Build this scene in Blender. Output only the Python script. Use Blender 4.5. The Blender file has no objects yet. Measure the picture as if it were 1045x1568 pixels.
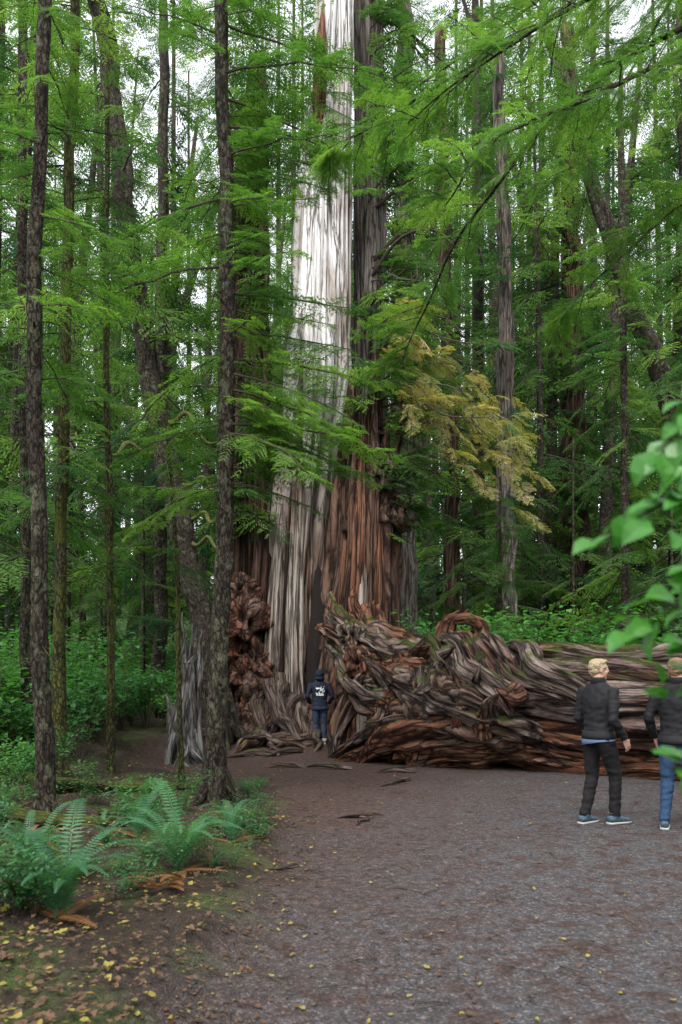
import bpy, math, random
import numpy as np
from mathutils import Vector, Matrix, noise as mn
rnd = random.Random(7)
sc = bpy.context.scene
U = rnd.uniform
V = Vector

# ------------------------------------------------------------------ nodes
def newmat(name):
    m = bpy.data.materials.new(name); m.use_nodes = True
    nt = m.node_tree; nt.nodes.clear()
    return m, nt
def nd(nt, typ, ins=None, **kw):
    n = nt.nodes.new(typ)
    for k, v in kw.items(): setattr(n, k, v)
    if ins:
        for k, v in ins.items():
            s = n.inputs[k]
            if isinstance(v, bpy.types.NodeSocket): nt.links.new(v, s)
            else: s.default_value = v
    return n
def ramp(nt, fac, stops):
    r = nt.nodes.new('ShaderNodeValToRGB'); nt.links.new(fac, r.inputs[0])
    e = r.color_ramp.elements
    while len(e) < len(stops): e.new(0.5)
    for i, (p, c) in enumerate(stops):
        e[i].position = p; e[i].color = (c[0], c[1], c[2], 1) if not isinstance(c, (int, float)) else (c, c, c, 1)
    return r.outputs[0]
def mixc(nt, f, a, b, mode='MIX'):
    n = nt.nodes.new('ShaderNodeMix'); n.data_type = 'RGBA'; n.blend_type = mode
    for s, v in ((n.inputs[0], f), (n.inputs[6], a), (n.inputs[7], b)):
        if isinstance(v, bpy.types.NodeSocket): nt.links.new(v, s)
        elif isinstance(v, (int, float)): s.default_value = v
        else: s.default_value = (v[0], v[1], v[2], 1)
    return n.outputs[2]
def noi(nt, vec, scale, detail=4, rough=.55, dist=0):
    return nd(nt, 'ShaderNodeTexNoise', {'Vector': vec, 'Scale': scale, 'Detail': detail, 'Roughness': rough, 'Distortion': dist}).outputs[0]
def finish(nt, col, rough=.85, bump=None, bstr=.5, bdist=.02, spec=.25):
    p = nd(nt, 'ShaderNodeBsdfPrincipled', {'Roughness': rough, 'Specular IOR Level': spec})
    if isinstance(col, bpy.types.NodeSocket): nt.links.new(col, p.inputs['Base Color'])
    else: p.inputs['Base Color'].default_value = (*col, 1)
    if bump is not None:
        b = nd(nt, 'ShaderNodeBump', {'Strength': bstr, 'Distance': bdist, 'Height': bump})
        nt.links.new(b.outputs[0], p.inputs['Normal'])
    o = nt.nodes.new('ShaderNodeOutputMaterial'); nt.links.new(p.outputs[0], o.inputs[0])
    return p

def leafmat(name, cols, transl=.4, rough=.45, cheap=False):
    m, nt = newmat(name)
    oi = nt.nodes.new('ShaderNodeObjectInfo')
    k = len(cols)
    if cheap:
        c = oi.outputs['Random']; lo, hi = 0, 1
    else:
        g = nt.nodes.new('ShaderNodeNewGeometry')
        n2 = noi(nt, g.outputs['Position'], 5, 1)
        a = nd(nt, 'ShaderNodeMath', {0: oi.outputs['Random'], 1: .5}, operation='MULTIPLY').outputs[0]
        c = nd(nt, 'ShaderNodeMath', {0: n2, 1: .6, 2: a}, operation='MULTIPLY_ADD').outputs[0]; lo, hi = .2, .9
    col = ramp(nt, c, [(lo + (hi - lo) * i / (k - 1), cc) for i, cc in enumerate(cols)])
    if cheap: p = nd(nt, 'ShaderNodeBsdfDiffuse', {'Color': col})
    else: p = nd(nt, 'ShaderNodeBsdfPrincipled', {'Base Color': col, 'Roughness': rough, 'Specular IOR Level': .3})
    tc = mixc(nt, 1.0, col, (1.65, 1.7, .85), 'MULTIPLY')
    t = nd(nt, 'ShaderNodeBsdfTranslucent', {'Color': tc})
    mx = nd(nt, 'ShaderNodeMixShader', {0: transl, 1: p.outputs[0], 2: t.outputs[0]})
    o = nt.nodes.new('ShaderNodeOutputMaterial'); nt.links.new(mx.outputs[0], o.inputs[0])
    return m

def woodmat(name, A, B, lo=.4, hi=.6, gs=(7, 7, .5), moss=0.0, bstr=.8, bdist=.04, mosscol=(.055, .075, .014), patch=.6, hz=None, C=None, sp=(.50, .66, .90), crack=.85, cw=.07, lich=0.0):
    m, nt = newmat(name)
    at = nd(nt, 'ShaderNodeAttribute', attribute_name='guv')
    mp = nd(nt, 'ShaderNodeMapping', {'Vector': at.outputs['Vector'], 'Scale': gs})
    g = nt.nodes.new('ShaderNodeNewGeometry')
    nz = nd(nt, 'ShaderNodeTexNoise', {'Vector': mp.outputs[0], 'Scale': 1.0, 'Detail': 7, 'Roughness': .68, 'Distortion': .2})
    gr = nz.outputs[0]
    mp2 = nd(nt, 'ShaderNodeMapping', {'Vector': at.outputs['Vector'], 'Scale': (gs[0] * 5, gs[1] * 5, gs[2] * 7)})
    gr2 = noi(nt, mp2.outputs[0], 1.0, 4, .65)
    s = nd(nt, 'ShaderNodeMath', {0: gr2, 1: .40, 2: gr}, operation='MULTIPLY_ADD').outputs[0]
    ca = ramp(nt, s, [(sp[i], A[i]) for i in range(3)])
    cb = ramp(nt, s, [(sp[i], B[i]) for i in range(3)])
    mp3 = nd(nt, 'ShaderNodeMapping', {'Vector': at.outputs['Vector'], 'Scale': (patch * 2, patch * 2, patch * .6)})
    big = noi(nt, mp3.outputs[0], 1.0, 6, .65)
    f = nd(nt, 'ShaderNodeMapRange', {0: big, 1: lo, 2: hi}).outputs[0]
    c = mixc(nt, f, ca, cb)
    if hz:
        cc = ramp(nt, s, [(sp[i], C[i]) for i in range(3)])
        sz = nd(nt, 'ShaderNodeSeparateXYZ', {0: g.outputs['Position']})
        zz = nd(nt, 'ShaderNodeMath', {0: big, 1: 5.0, 2: sz.outputs[2]}, operation='MULTIPLY_ADD').outputs[0]
        hf = nd(nt, 'ShaderNodeMapRange', {0: zz, 1: hz[0] + 2.5, 2: hz[1] + 2.5, 3: 1, 4: 0}).outputs[0]
        c = mixc(nt, hf, c, cc)
    cav_shade = nd(nt, 'ShaderNodeAttribute', attribute_name='cav_shade')
    cf = nd(nt, 'ShaderNodeMapRange', {0: cav_shade.outputs['Fac'], 1: 0.0, 2: .42, 3: .85, 4: 0}).outputs[0]  # occlusion-like shade painted into the grooves of the wood colour
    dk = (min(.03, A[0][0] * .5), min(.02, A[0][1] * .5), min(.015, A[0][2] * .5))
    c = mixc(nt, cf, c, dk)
    mp4 = nd(nt, 'ShaderNodeMapping', {'Vector': at.outputs['Vector'], 'Scale': (gs[0] * .9, gs[1] * .9, gs[2] * .8)})
    ds = nd(nt, 'ShaderNodeVectorMath', {0: nz.outputs['Color'], 'Scale': 1.3}, operation='SCALE')
    av = nd(nt, 'ShaderNodeVectorMath', {0: mp4.outputs[0], 1: ds.outputs[0]}, operation='ADD')
    ve = nd(nt, 'ShaderNodeTexVoronoi', {'Vector': av.outputs[0], 'Scale': 1.0}, feature='DISTANCE_TO_EDGE')
    kf_ = nd(nt, 'ShaderNodeMapRange', {0: ve.outputs['Distance'], 1: 0.0, 2: cw, 3: crack, 4: 0}).outputs[0]
    c = mixc(nt, kf_, c, dk)
    s = nd(nt, 'ShaderNodeMath', {0: kf_, 1: -.5, 2: s}, operation='MULTIPLY_ADD').outputs[0]
    if lich > 0:
        lf_ = nd(nt, 'ShaderNodeMapRange', {0: noi(nt, g.outputs['Position'], 7, 6, .7), 1: .60 - lich * .1, 2: .68 - lich * .1, 4: .6}).outputs[0]
        c = mixc(nt, lf_, c, (.15, .16, .11))
    if moss > 0:
        sx = nd(nt, 'ShaderNodeSeparateXYZ', {0: g.outputs['Normal']})
        mn_ = noi(nt, g.outputs['Position'], 2.2, 6, .65)
        q = nd(nt, 'ShaderNodeMath', {0: sx.outputs[2], 1: .25, 2: mn_}, operation='MULTIPLY_ADD').outputs[0]
        mf = nd(nt, 'ShaderNodeMapRange', {0: q, 1: .78 - moss * .3, 2: .9 - moss * .3, 4: .9}).outputs[0]
        c = mixc(nt, mf, c, mosscol)
    finish(nt, c, .88, s, bstr, bdist, .15)
    return m

def plain(name, col, rough=.8, var=.25, scale=30, spec=.2, bstr=.3):
    m, nt = newmat(name)
    g = nt.nodes.new('ShaderNodeNewGeometry')
    n = noi(nt, g.outputs['Position'], scale, 4)
    c = ramp(nt, n, [(.3, tuple(x * (1 - var) for x in col)), (.7, tuple(x * (1 + var) for x in col))])
    finish(nt, c, rough, n, bstr, .01, spec)
    return m

M_hem = leafmat('hemlock_foliage', [(.026, .072, .018), (.062, .148, .030), (.135, .25, .045)], .5)
M_far = leafmat('far_hemlock_foliage', [(.018, .052, .020), (.050, .115, .034), (.115, .20, .055)], .5, cheap=True)
M_dark = leafmat('fir_foliage', [(.013, .042, .024), (.034, .085, .038), (.068, .14, .055)], .45, cheap=True)
M_gold = leafmat('dry_cedar_foliage', [(.13, .16, .035), (.29, .27, .085), (.40, .32, .20)], .45)
M_brd = leafmat('broad_leaf', [(.022, .090, .026), (.048, .16, .04), (.10, .25, .05)], .4, .35)
M_fgl = leafmat('salmonberry_leaf', [(.018, .09, .018), (.035, .16, .025), (.07, .23, .03)], .3, .35)
M_sal = leafmat('salal_leaf', [(.02, .075, .024), (.038, .13, .045), (.065, .19, .06)], .35, .3)
M_fern = leafmat('fern_leaf', [(.03, .095, .045), (.045, .14, .065), (.075, .20, .085)], .35, .45)
M_fernb = leafmat('dead_fern_leaf', [(.10, .05, .02), (.22, .10, .04), (.32, .17, .08)], .3, .6)
M_lit = leafmat('litter_leaf', [(.14, .09, .02), (.26, .22, .05), (.22, .26, .06)], .2, .5)
M_litb = leafmat('brown_litter_leaf', [(.045, .025, .014), (.10, .055, .03), (.17, .10, .055)], .1, .6)
M_twig = plain('twig_bark', (.045, .036, .027), .9)
M_moss = plain('branch_moss', (.065, .070, .020), .95, .5, 25)
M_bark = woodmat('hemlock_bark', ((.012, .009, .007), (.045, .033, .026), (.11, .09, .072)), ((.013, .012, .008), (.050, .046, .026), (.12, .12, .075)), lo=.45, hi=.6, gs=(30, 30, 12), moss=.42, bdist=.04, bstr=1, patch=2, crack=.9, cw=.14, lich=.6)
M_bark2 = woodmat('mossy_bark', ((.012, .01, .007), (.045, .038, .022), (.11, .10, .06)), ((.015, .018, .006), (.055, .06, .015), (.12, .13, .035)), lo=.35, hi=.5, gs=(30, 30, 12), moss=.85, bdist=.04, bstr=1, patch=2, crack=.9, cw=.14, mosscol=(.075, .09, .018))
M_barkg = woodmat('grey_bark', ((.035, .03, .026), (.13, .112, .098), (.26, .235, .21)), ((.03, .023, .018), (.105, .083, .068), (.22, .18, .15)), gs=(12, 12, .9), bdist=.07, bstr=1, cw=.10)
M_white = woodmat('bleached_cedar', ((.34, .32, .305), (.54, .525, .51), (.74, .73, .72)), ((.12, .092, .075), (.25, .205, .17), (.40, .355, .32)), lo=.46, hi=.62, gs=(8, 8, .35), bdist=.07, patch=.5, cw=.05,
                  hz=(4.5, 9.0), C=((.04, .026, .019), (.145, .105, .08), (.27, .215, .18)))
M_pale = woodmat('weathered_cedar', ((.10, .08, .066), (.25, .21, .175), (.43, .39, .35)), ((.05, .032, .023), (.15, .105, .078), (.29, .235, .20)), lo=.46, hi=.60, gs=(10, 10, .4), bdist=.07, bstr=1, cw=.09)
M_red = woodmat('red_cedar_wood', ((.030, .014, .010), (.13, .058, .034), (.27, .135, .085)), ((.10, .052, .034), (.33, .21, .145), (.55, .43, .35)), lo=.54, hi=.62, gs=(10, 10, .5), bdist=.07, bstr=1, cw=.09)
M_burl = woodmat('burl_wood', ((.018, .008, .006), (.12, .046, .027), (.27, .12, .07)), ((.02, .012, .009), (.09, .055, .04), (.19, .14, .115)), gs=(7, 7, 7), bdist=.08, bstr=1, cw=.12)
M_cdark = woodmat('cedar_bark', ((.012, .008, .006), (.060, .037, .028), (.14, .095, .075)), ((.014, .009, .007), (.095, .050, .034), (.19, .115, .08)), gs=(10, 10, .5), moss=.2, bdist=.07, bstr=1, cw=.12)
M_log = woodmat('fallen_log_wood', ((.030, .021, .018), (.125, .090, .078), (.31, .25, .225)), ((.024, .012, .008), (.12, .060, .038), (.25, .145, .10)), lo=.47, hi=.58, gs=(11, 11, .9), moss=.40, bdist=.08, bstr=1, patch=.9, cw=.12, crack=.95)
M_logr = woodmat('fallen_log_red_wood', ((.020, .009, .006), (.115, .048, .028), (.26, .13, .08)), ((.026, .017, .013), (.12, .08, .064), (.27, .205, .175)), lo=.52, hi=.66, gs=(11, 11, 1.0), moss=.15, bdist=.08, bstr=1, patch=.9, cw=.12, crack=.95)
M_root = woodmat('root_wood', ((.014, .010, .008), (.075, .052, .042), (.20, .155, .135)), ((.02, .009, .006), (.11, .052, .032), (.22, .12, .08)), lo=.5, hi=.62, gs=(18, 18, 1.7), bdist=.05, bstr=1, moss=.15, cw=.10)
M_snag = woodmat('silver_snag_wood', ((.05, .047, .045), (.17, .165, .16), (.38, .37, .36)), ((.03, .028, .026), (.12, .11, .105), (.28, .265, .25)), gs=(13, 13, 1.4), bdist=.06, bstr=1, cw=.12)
M_holshade = plain('painted_hollow_shade', (.010, .008, .007), .95)  # near-black colour standing in for the shade inside the hollow

# ------------------------------------------------------------------ mesh builder
class MB:
    def __init__(s): s.v = []; s.f = []; s.m = []; s.g = []; s.c = []
    def build(s, name, mats, parent=None, smooth=True, loc=None):
        me = bpy.data.meshes.new(name)
        me.from_pydata(s.v, [], s.f)
        for m in mats: me.materials.append(m)
        if s.m: me.polygons.foreach_set('material_index', s.m)
        me.polygons.foreach_set('use_smooth', [smooth] * len(s.f))
        if len(s.g) == len(s.v) and s.g:
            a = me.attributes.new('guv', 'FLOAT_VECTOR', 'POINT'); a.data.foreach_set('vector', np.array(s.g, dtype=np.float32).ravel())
            a = me.attributes.new('cav_shade', 'FLOAT', 'POINT'); a.data.foreach_set('value', np.array(s.c, dtype=np.float32))
        me.update()
        o = bpy.data.objects.new(name, me)
        if parent is not None: o.parent = parent
        sc.collection.objects.link(o)
        return o
    def quad(s, p, d, l, w, up, mi=0, mid=.45):
        sd = d.cross(up)
        if sd.length < 1e-6: sd = V((1, 0, 0))
        sd.normalize()
        b = len(s.v); c = p + d * (l * mid)
        s.v += [tuple(p), tuple(c + sd * w), tuple(p + d * l), tuple(c - sd * w)]
        s.f.append((b, b + 1, b + 2, b + 3)); s.m.append(mi)
    def leaf(s, p, d, l, w, up, mi=0, droop=.15):
        sd = d.cross(up)
        if sd.length < 1e-6: sd = V((1, 0, 0))
        sd.normalize(); n = sd.cross(d).normalized()
        b = len(s.v); q = lambda t, k, h: tuple(p + d * (l * t) + sd * (w * k) + n * (h * l))
        s.v += [q(0, 0, 0), q(.3, 1, .07), q(.68, .75, .03), q(1, 0, -droop), q(.68, -.75, .03), q(.3, -1, .07), q(.35, 0, 0), q(.7, 0, -.04)]
        s.f += [(b, b + 1, b + 6), (b, b + 6, b + 5), (b + 1, b + 2, b + 7, b + 6), (b + 5, b + 6, b + 7, b + 4), (b + 2, b + 3, b + 7), (b + 4, b + 7, b + 3)]
        s.m += [mi] * 6

def catmull(P, n):
    P = [V(p) for p in P]
    if len(P) == 2: return [P[0].lerp(P[1], i / (n - 1)) for i in range(n)]
    Q = [P[0] * 2 - P[1]] + P + [P[-1] * 2 - P[-2]]
    out = []
    k = len(P) - 1
    for i in range(n):
        t = i / (n - 1) * k; j = min(int(t), k - 1); u = t - j
        a, b, c, d = Q[j], Q[j + 1], Q[j + 2], Q[j + 3]
        out.append(.5 * ((2 * b) + (c - a) * u + (2 * a - 5 * b + 4 * c - d) * u * u + (3 * b - a - 3 * c + d) * u ** 3))
    return out

def tube(mb, path, radii, nseg=12, rows=20, ridge=0.0, kf=1.6, vs=.5, mi=0, jag=0, squash=1.0, wob=0.0, lobes=0.0, twist=0.0, detail=.0, wf=1.5, gap=0.0, flare=None):
    pts = catmull(path, rows)
    kr = len(radii) - 1
    T = [(pts[min(i + 1, rows - 1)] - pts[max(i - 1, 0)]).normalized() for i in range(rows)]
    a = T[0].cross(V((0, 1, 0)))
    if a.length < .2: a = T[0].cross(V((1, 0, 0)))
    a.normalize()
    b0 = len(mb.v); sd = U(0, 500); dist = 0
    for i in range(rows):
        t = i / (rows - 1)
        if i: dist += (pts[i] - pts[i - 1]).length
        a = (a - T[i] * a.dot(T[i])).normalized(); b = T[i].cross(a)
        x = t * kr; j = min(int(x), kr - 1) if kr else 0
        R = radii[j] * (1 - (x - j)) + radii[j + 1] * (x - j) if kr else radii[0]
        off = V((0, 0, 0))
        if wob: off = V((mn.noise(V((dist * wf, sd, 0))), mn.noise(V((0, sd, dist * wf))), mn.noise(V((sd, dist * wf, 5))))) * wob
        for k in range(nseg):
            th = 2 * math.pi * k / nseg; tw = th + twist * dist
            cx, cy = math.cos(tw), math.sin(tw)
            r = R; cav_shade = 1.0
            if ridge:
                n1 = mn.noise(V((cx * kf + sd, cy * kf, dist * vs)))
                n2 = mn.noise(V((cx * kf * 3.3, cy * kf * 3.3 + sd, dist * vs * 1.6)))
                rd = 1 - 2.2 * abs(n1)
                q = .6 * rd + .4 * (1 - 2.2 * abs(n2))
                if detail: q += detail * mn.noise(V((cx * kf * 8, cy * kf * 8 + sd, dist * vs * 3)))
                if gap:
                    g1 = abs(mn.noise(V((cx * kf * 1.7 + 9, cy * kf * 1.7 + sd, dist * vs * .7))))
                    if g1 < .07: q -= gap * (1 - g1 / .07)
                r *= 1 + ridge * (q - .6); cav_shade = max(0, min(1, q))
            if lobes: r *= 1 + lobes * mn.noise(V((cx * .9 + sd * 2, cy * .9, dist * .5)))
            p = pts[i] + off + a * (math.cos(th) * r) + b * (math.sin(th) * r * squash)
            if jag and t > .85: p = p + T[i] * (jag * ((t - .85) / .15) * mn.noise(V((cx * 3 + sd, cy * 3, 1.3))) * 2)
            mb.v.append(tuple(p)); mb.g.append((math.cos(th) * R + sd, math.sin(th) * R, dist)); mb.c.append(cav_shade)
    for i in range(rows - 1):
        for k in range(nseg):
            k2 = (k + 1) % nseg
            mb.f.append((b0 + i * nseg + k, b0 + i * nseg + k2, b0 + (i + 1) * nseg + k2, b0 + (i + 1) * nseg + k)); mb.m.append(mi)
    for i, fl in ((0, True), (rows - 1, False)):
        idx = [b0 + i * nseg + k for k in range(nseg)]
        mb.f.append(tuple(idx[::-1] if fl else idx)); mb.m.append(mi)

# ------------------------------------------------------------------ terrain
LY = [-5, 2.5, 3.6, 6.1, 8.5, 11, 12.2, 13.0, 15.5, 17, 60]; LX = [-1.3, -1.0, -.84, -.62, -.57, -.95, -2.0, -3.9, -4.1, -3.4, -3.4]
def interp(y):
    if y <= LY[0]: return LX[0]
    for i in range(len(LY) - 1):
        if y <= LY[i + 1]: t = (y - LY[i]) / (LY[i + 1] - LY[i]); return LX[i] * (1 - t) + LX[i + 1] * t
    return LX[-1]
def sg(v): return 1 / (1 + math.exp(-max(-30, min(30, v))))
def pathmask(x, y):
    xl = interp(y) + .18 * mn.noise(V((0, y * 1.3, 3))) + .08 * mn.noise(V((x * 3, y * 5, 3)))
    yf = 18.2 if x < .8 else max(8.5, 16.5 - (x - .8) * .72)
    return sg((x - xl) / .09) * sg((yf - y) / .3)
def gh(x, y, m=None):
    if m is None: m = pathmask(x, y)
    n = mn.noise(V((x * .5, y * .5, 0))) * .25 + mn.noise(V((x * 1.7, y * 1.7, 2))) * .09
    k = 1.0
    if 8 < y < 14 and x > -3.4: k = .35
    d = max(0, math.hypot(x, y) - 14)
    h = (1 - m) * (.14 + n) * k + m * (.02 * mn.noise(V((x * 1.2, y * 1.2, 7))))
    h += min(d * .012, 1.2) * (1 - m)
    if y > 30: h += min(26, (y - 30) * .13) * (1 - m)
    if x < -2.6: h += (1 - m) * min(.5, (-2.6 - x) * .10)
    return h
def axis(lo, hi, fine, far):
    a = list(np.arange(lo, hi, fine)); s = fine; x = a[-1]
    while x < far: s *= 1.22; x += s; a.append(x)
    s = fine; x = lo; pre = []
    while x > -far: s *= 1.22; x -= s; pre.append(x)
    return [float(q) for q in pre[::-1] + a]
xs = axis(-4.2, 5.2, .07, 600); ys = axis(2.4, 17, .085, 600)
gv = []; gm = []
for y in ys:
    for x in xs:
        m_ = pathmask(x, y); h = gh(x, y, m_)
        if -6 < x < 7 and 0 < y < 18:
            h += .010 * mn.noise(V((x * 7, y * 7, 1))) + (1 - m_) * .05 * mn.noise(V((x * 5, y * 5, 9)))
        gv.append((x, y, h)); gm.append(m_)
nx = len(xs)
gf = [(j * nx + i, j * nx + i + 1, (j + 1) * nx + i + 1, (j + 1) * nx + i) for j in range(len(ys) - 1) for i in range(nx - 1)]
me = bpy.data.meshes.new('ground'); me.from_pydata(gv, [], gf)
me.polygons.foreach_set('use_smooth', [True] * len(gf))
at = me.attributes.new('pathm', 'FLOAT', 'POINT'); at.data.foreach_set('value', np.array(gm, dtype=np.float32))
m, nt = newmat('forest_ground')
g = nt.nodes.new('ShaderNodeNewGeometry'); P = g.outputs['Position']
pm = nd(nt, 'ShaderNodeAttribute', attribute_name='pathm').outputs['Fac']
n1 = noi(nt, P, 1.1, 6, .6); n2 = noi(nt, P, 14, 7, .75); n3 = noi(nt, P, 70, 3, .6)
vo = nd(nt, 'ShaderNodeTexVoronoi', {'Vector': P, 'Scale': 75.0})
grey = ramp(nt, n2, [(.3, (.036, .034, .036)), (.55, (.088, .083, .087)), (.75, (.17, .163, .168))])
stone = ramp(nt, nd(nt, 'ShaderNodeSeparateColor', {0: vo.outputs['Color']}).outputs[0], [(0, .6), (.8, 1.05), (1.0, 2.2)])
grey = mixc(nt, 1, grey, stone, 'MULTIPLY')
brown = ramp(nt, n2, [(.3, (.022, .012, .009)), (.5, (.058, .033, .026)), (.75, (.14, .092, .075))])
brown = mixc(nt, .6, brown, stone, 'MULTIPLY')
sx = nd(nt, 'ShaderNodeSeparateXYZ', {0: P})
q = nd(nt, 'ShaderNodeMath', {0: sx.outputs[1], 1: .09, 2: n1}, operation='MULTIPLY_ADD').outputs[0]
q = nd(nt, 'ShaderNodeMath', {0: sx.outputs[0], 1: -.24, 2: q}, operation='MULTIPLY_ADD').outputs[0]
bf = nd(nt, 'ShaderNodeMapRange', {0: q, 1: .66, 2: 1.38}).outputs[0]
bf2 = nd(nt, 'ShaderNodeMapRange', {0: noi(nt, P, 4, 8, .8), 1: .48, 2: .57, 4: .9}).outputs[0]
bfm = nd(nt, 'ShaderNodeMath', {0: bf, 1: bf2}, operation='MAXIMUM').outputs[0]
pc = mixc(nt, bfm, grey, brown)
soil = ramp(nt, n2, [(.3, (.012, .009, .006)), (.55, (.038, .025, .016)), (.8, (.09, .057, .036))])
moss = ramp(nt, n3, [(.3, (.02, .036, .006)), (.7, (.065, .09, .018))])
mf = nd(nt, 'ShaderNodeMapRange', {0: noi(nt, P, 1.9, 6, .65), 1: .50, 2: .60}).outputs[0]
fl = mixc(nt, mf, soil, moss)
dg_ = nd(nt, 'ShaderNodeMapRange', {0: sx.outputs[1], 1: 26.0, 2: 40.0}).outputs[0]
fl = mixc(nt, dg_, fl, ramp(nt, n1, [(.3, (.02, .05, .012)), (.7, (.06, .12, .03))]))
c = mixc(nt, pm, fl, pc)
hb = nd(nt, 'ShaderNodeMath', {0: vo.outputs['Distance'], 1: -.6, 2: n2}, operation='MULTIPLY_ADD').outputs[0]
finish(nt, c, .88, hb, 1.0, .03, .3)
me.materials.append(m)
ground = bpy.data.objects.new('ground', me); sc.collection.objects.link(ground)
def rv(s=1): return V((U(-s, s), U(-s, s), U(-s, s)))

# ------------------------------------------------------------------ people
M_skin = plain('skin', (.50, .29, .21), .55, .06, 40, .4, .05)
M_black = plain('black_jacket_cloth', (.010, .010, .012), .75, .3, 60, .3)
M_navy = plain('navy_hoodie_cloth', (.014, .018, .034), .85, .3, 60)
M_pblack = plain('black_trouser_cloth', (.012, .011, .012), .85, .3, 60)
M_jean = plain('denim', (.025, .055, .11), .85, .35, 80)
M_djean = plain('dark_denim', (.03, .045, .08), .85, .35, 80)
M_shirt = plain('blue_grey_shirt', (.09, .13, .22), .85, .2, 60)
M_print = plain('white_print', (.6, .62, .64), .7, .05)
M_blond = plain('blond_hair', (.36, .28, .18), .6, .4, 120, .4, .8)
M_ging = plain('sandy_hair', (.24, .14, .075), .6, .35, 120, .4, .8)
M_shoe = plain('grey_blue_shoe', (.05, .08, .11), .6, .3, 40)
M_dshoe = plain('boot_leather', (.34, .30, .27), .6, .3, 40)
M_sole = plain('white_sole', (.36, .36, .35), .6, .05)
M_eye = plain('eye_white', (.8, .78, .75), .2, .03); M_iris = plain('iris', (.05, .07, .08), .2, .05); M_lip = plain('lips', (.4, .16, .13), .5, .05)

def ell(mb, c, ax, rr, A=20, B=12, mi=0):
    b0 = len(mb.v)
    for i in range(B + 1):
        for k in range(A):
            ph = math.pi * (i + .001) / (B + .002); th = 2 * math.pi * k / A
            n = ax[0] * (math.sin(ph) * math.cos(th) * rr[0]) + ax[1] * (math.sin(ph) * math.sin(th) * rr[1]) + ax[2] * (math.cos(ph) * rr[2])
            mb.v.append(tuple(V(c) + n))
    for i in range(B):
        for k in range(A):
            k2 = (k + 1) % A; mb.f.append((b0 + i * A + k, b0 + (i + 1) * A + k, b0 + (i + 1) * A + k2, b0 + i * A + k2)); mb.m.append(mi)
    mb.f.append(tuple(b0 + k for k in range(A))); mb.f.append(tuple(b0 + B * A + k for k in range(A))[::-1]); mb.m += [mi, mi]
def loft(mb, pts, ab, lat=V((1, 0, 0)), n=18, mi=0, cap=True):
    pts = [V(p) for p in pts]; b0 = len(mb.v); N_ = len(pts)
    for i, p in enumerate(pts):
        T = (pts[min(i + 1, N_ - 1)] - pts[max(0, i - 1)]).normalized()
        a = (lat - T * lat.dot(T)).normalized(); b = T.cross(a)
        for k in range(n):
            th = 2 * math.pi * k / n; mb.v.append(tuple(p + a * (ab[i][0] * math.cos(th)) + b * (ab[i][1] * math.sin(th))))
    for i in range(N_ - 1):
        for k in range(n):
            k2 = (k + 1) % n; mb.f.append((b0 + i * n + k, b0 + i * n + k2, b0 + (i + 1) * n + k2, b0 + (i + 1) * n + k)); mb.m.append(mi)
    if cap:
        mb.f.append(tuple(b0 + k for k in range(n))[::-1]); mb.f.append(tuple(b0 + (N_ - 1) * n + k for k in range(n))); mb.m += [mi, mi]
def remesh(mb, vox, smooth=4):
    me = bpy.data.meshes.new('t'); me.from_pydata(mb.v, [], mb.f); o = bpy.data.objects.new('t', me)
    sc.collection.objects.link(o)
    md = o.modifiers.new('r', 'REMESH'); md.mode = 'VOXEL'; md.voxel_size = vox; md.use_smooth_shade = True
    s = o.modifiers.new('s', 'SMOOTH'); s.iterations = smooth; s.factor = .5
    dg = bpy.context.evaluated_depsgraph_get(); dg.update()
    r = bpy.data.meshes.new_from_object(o.evaluated_get(dg)); bpy.data.objects.remove(o)
    r.polygons.foreach_set('use_smooth', [True] * len(r.polygons))
    return r
def segd(p, a, b):
    ab = b - a; t = max(0, min(1, (p - a).dot(ab) / ab.length_squared)); return (p - a - ab * t).length
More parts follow.
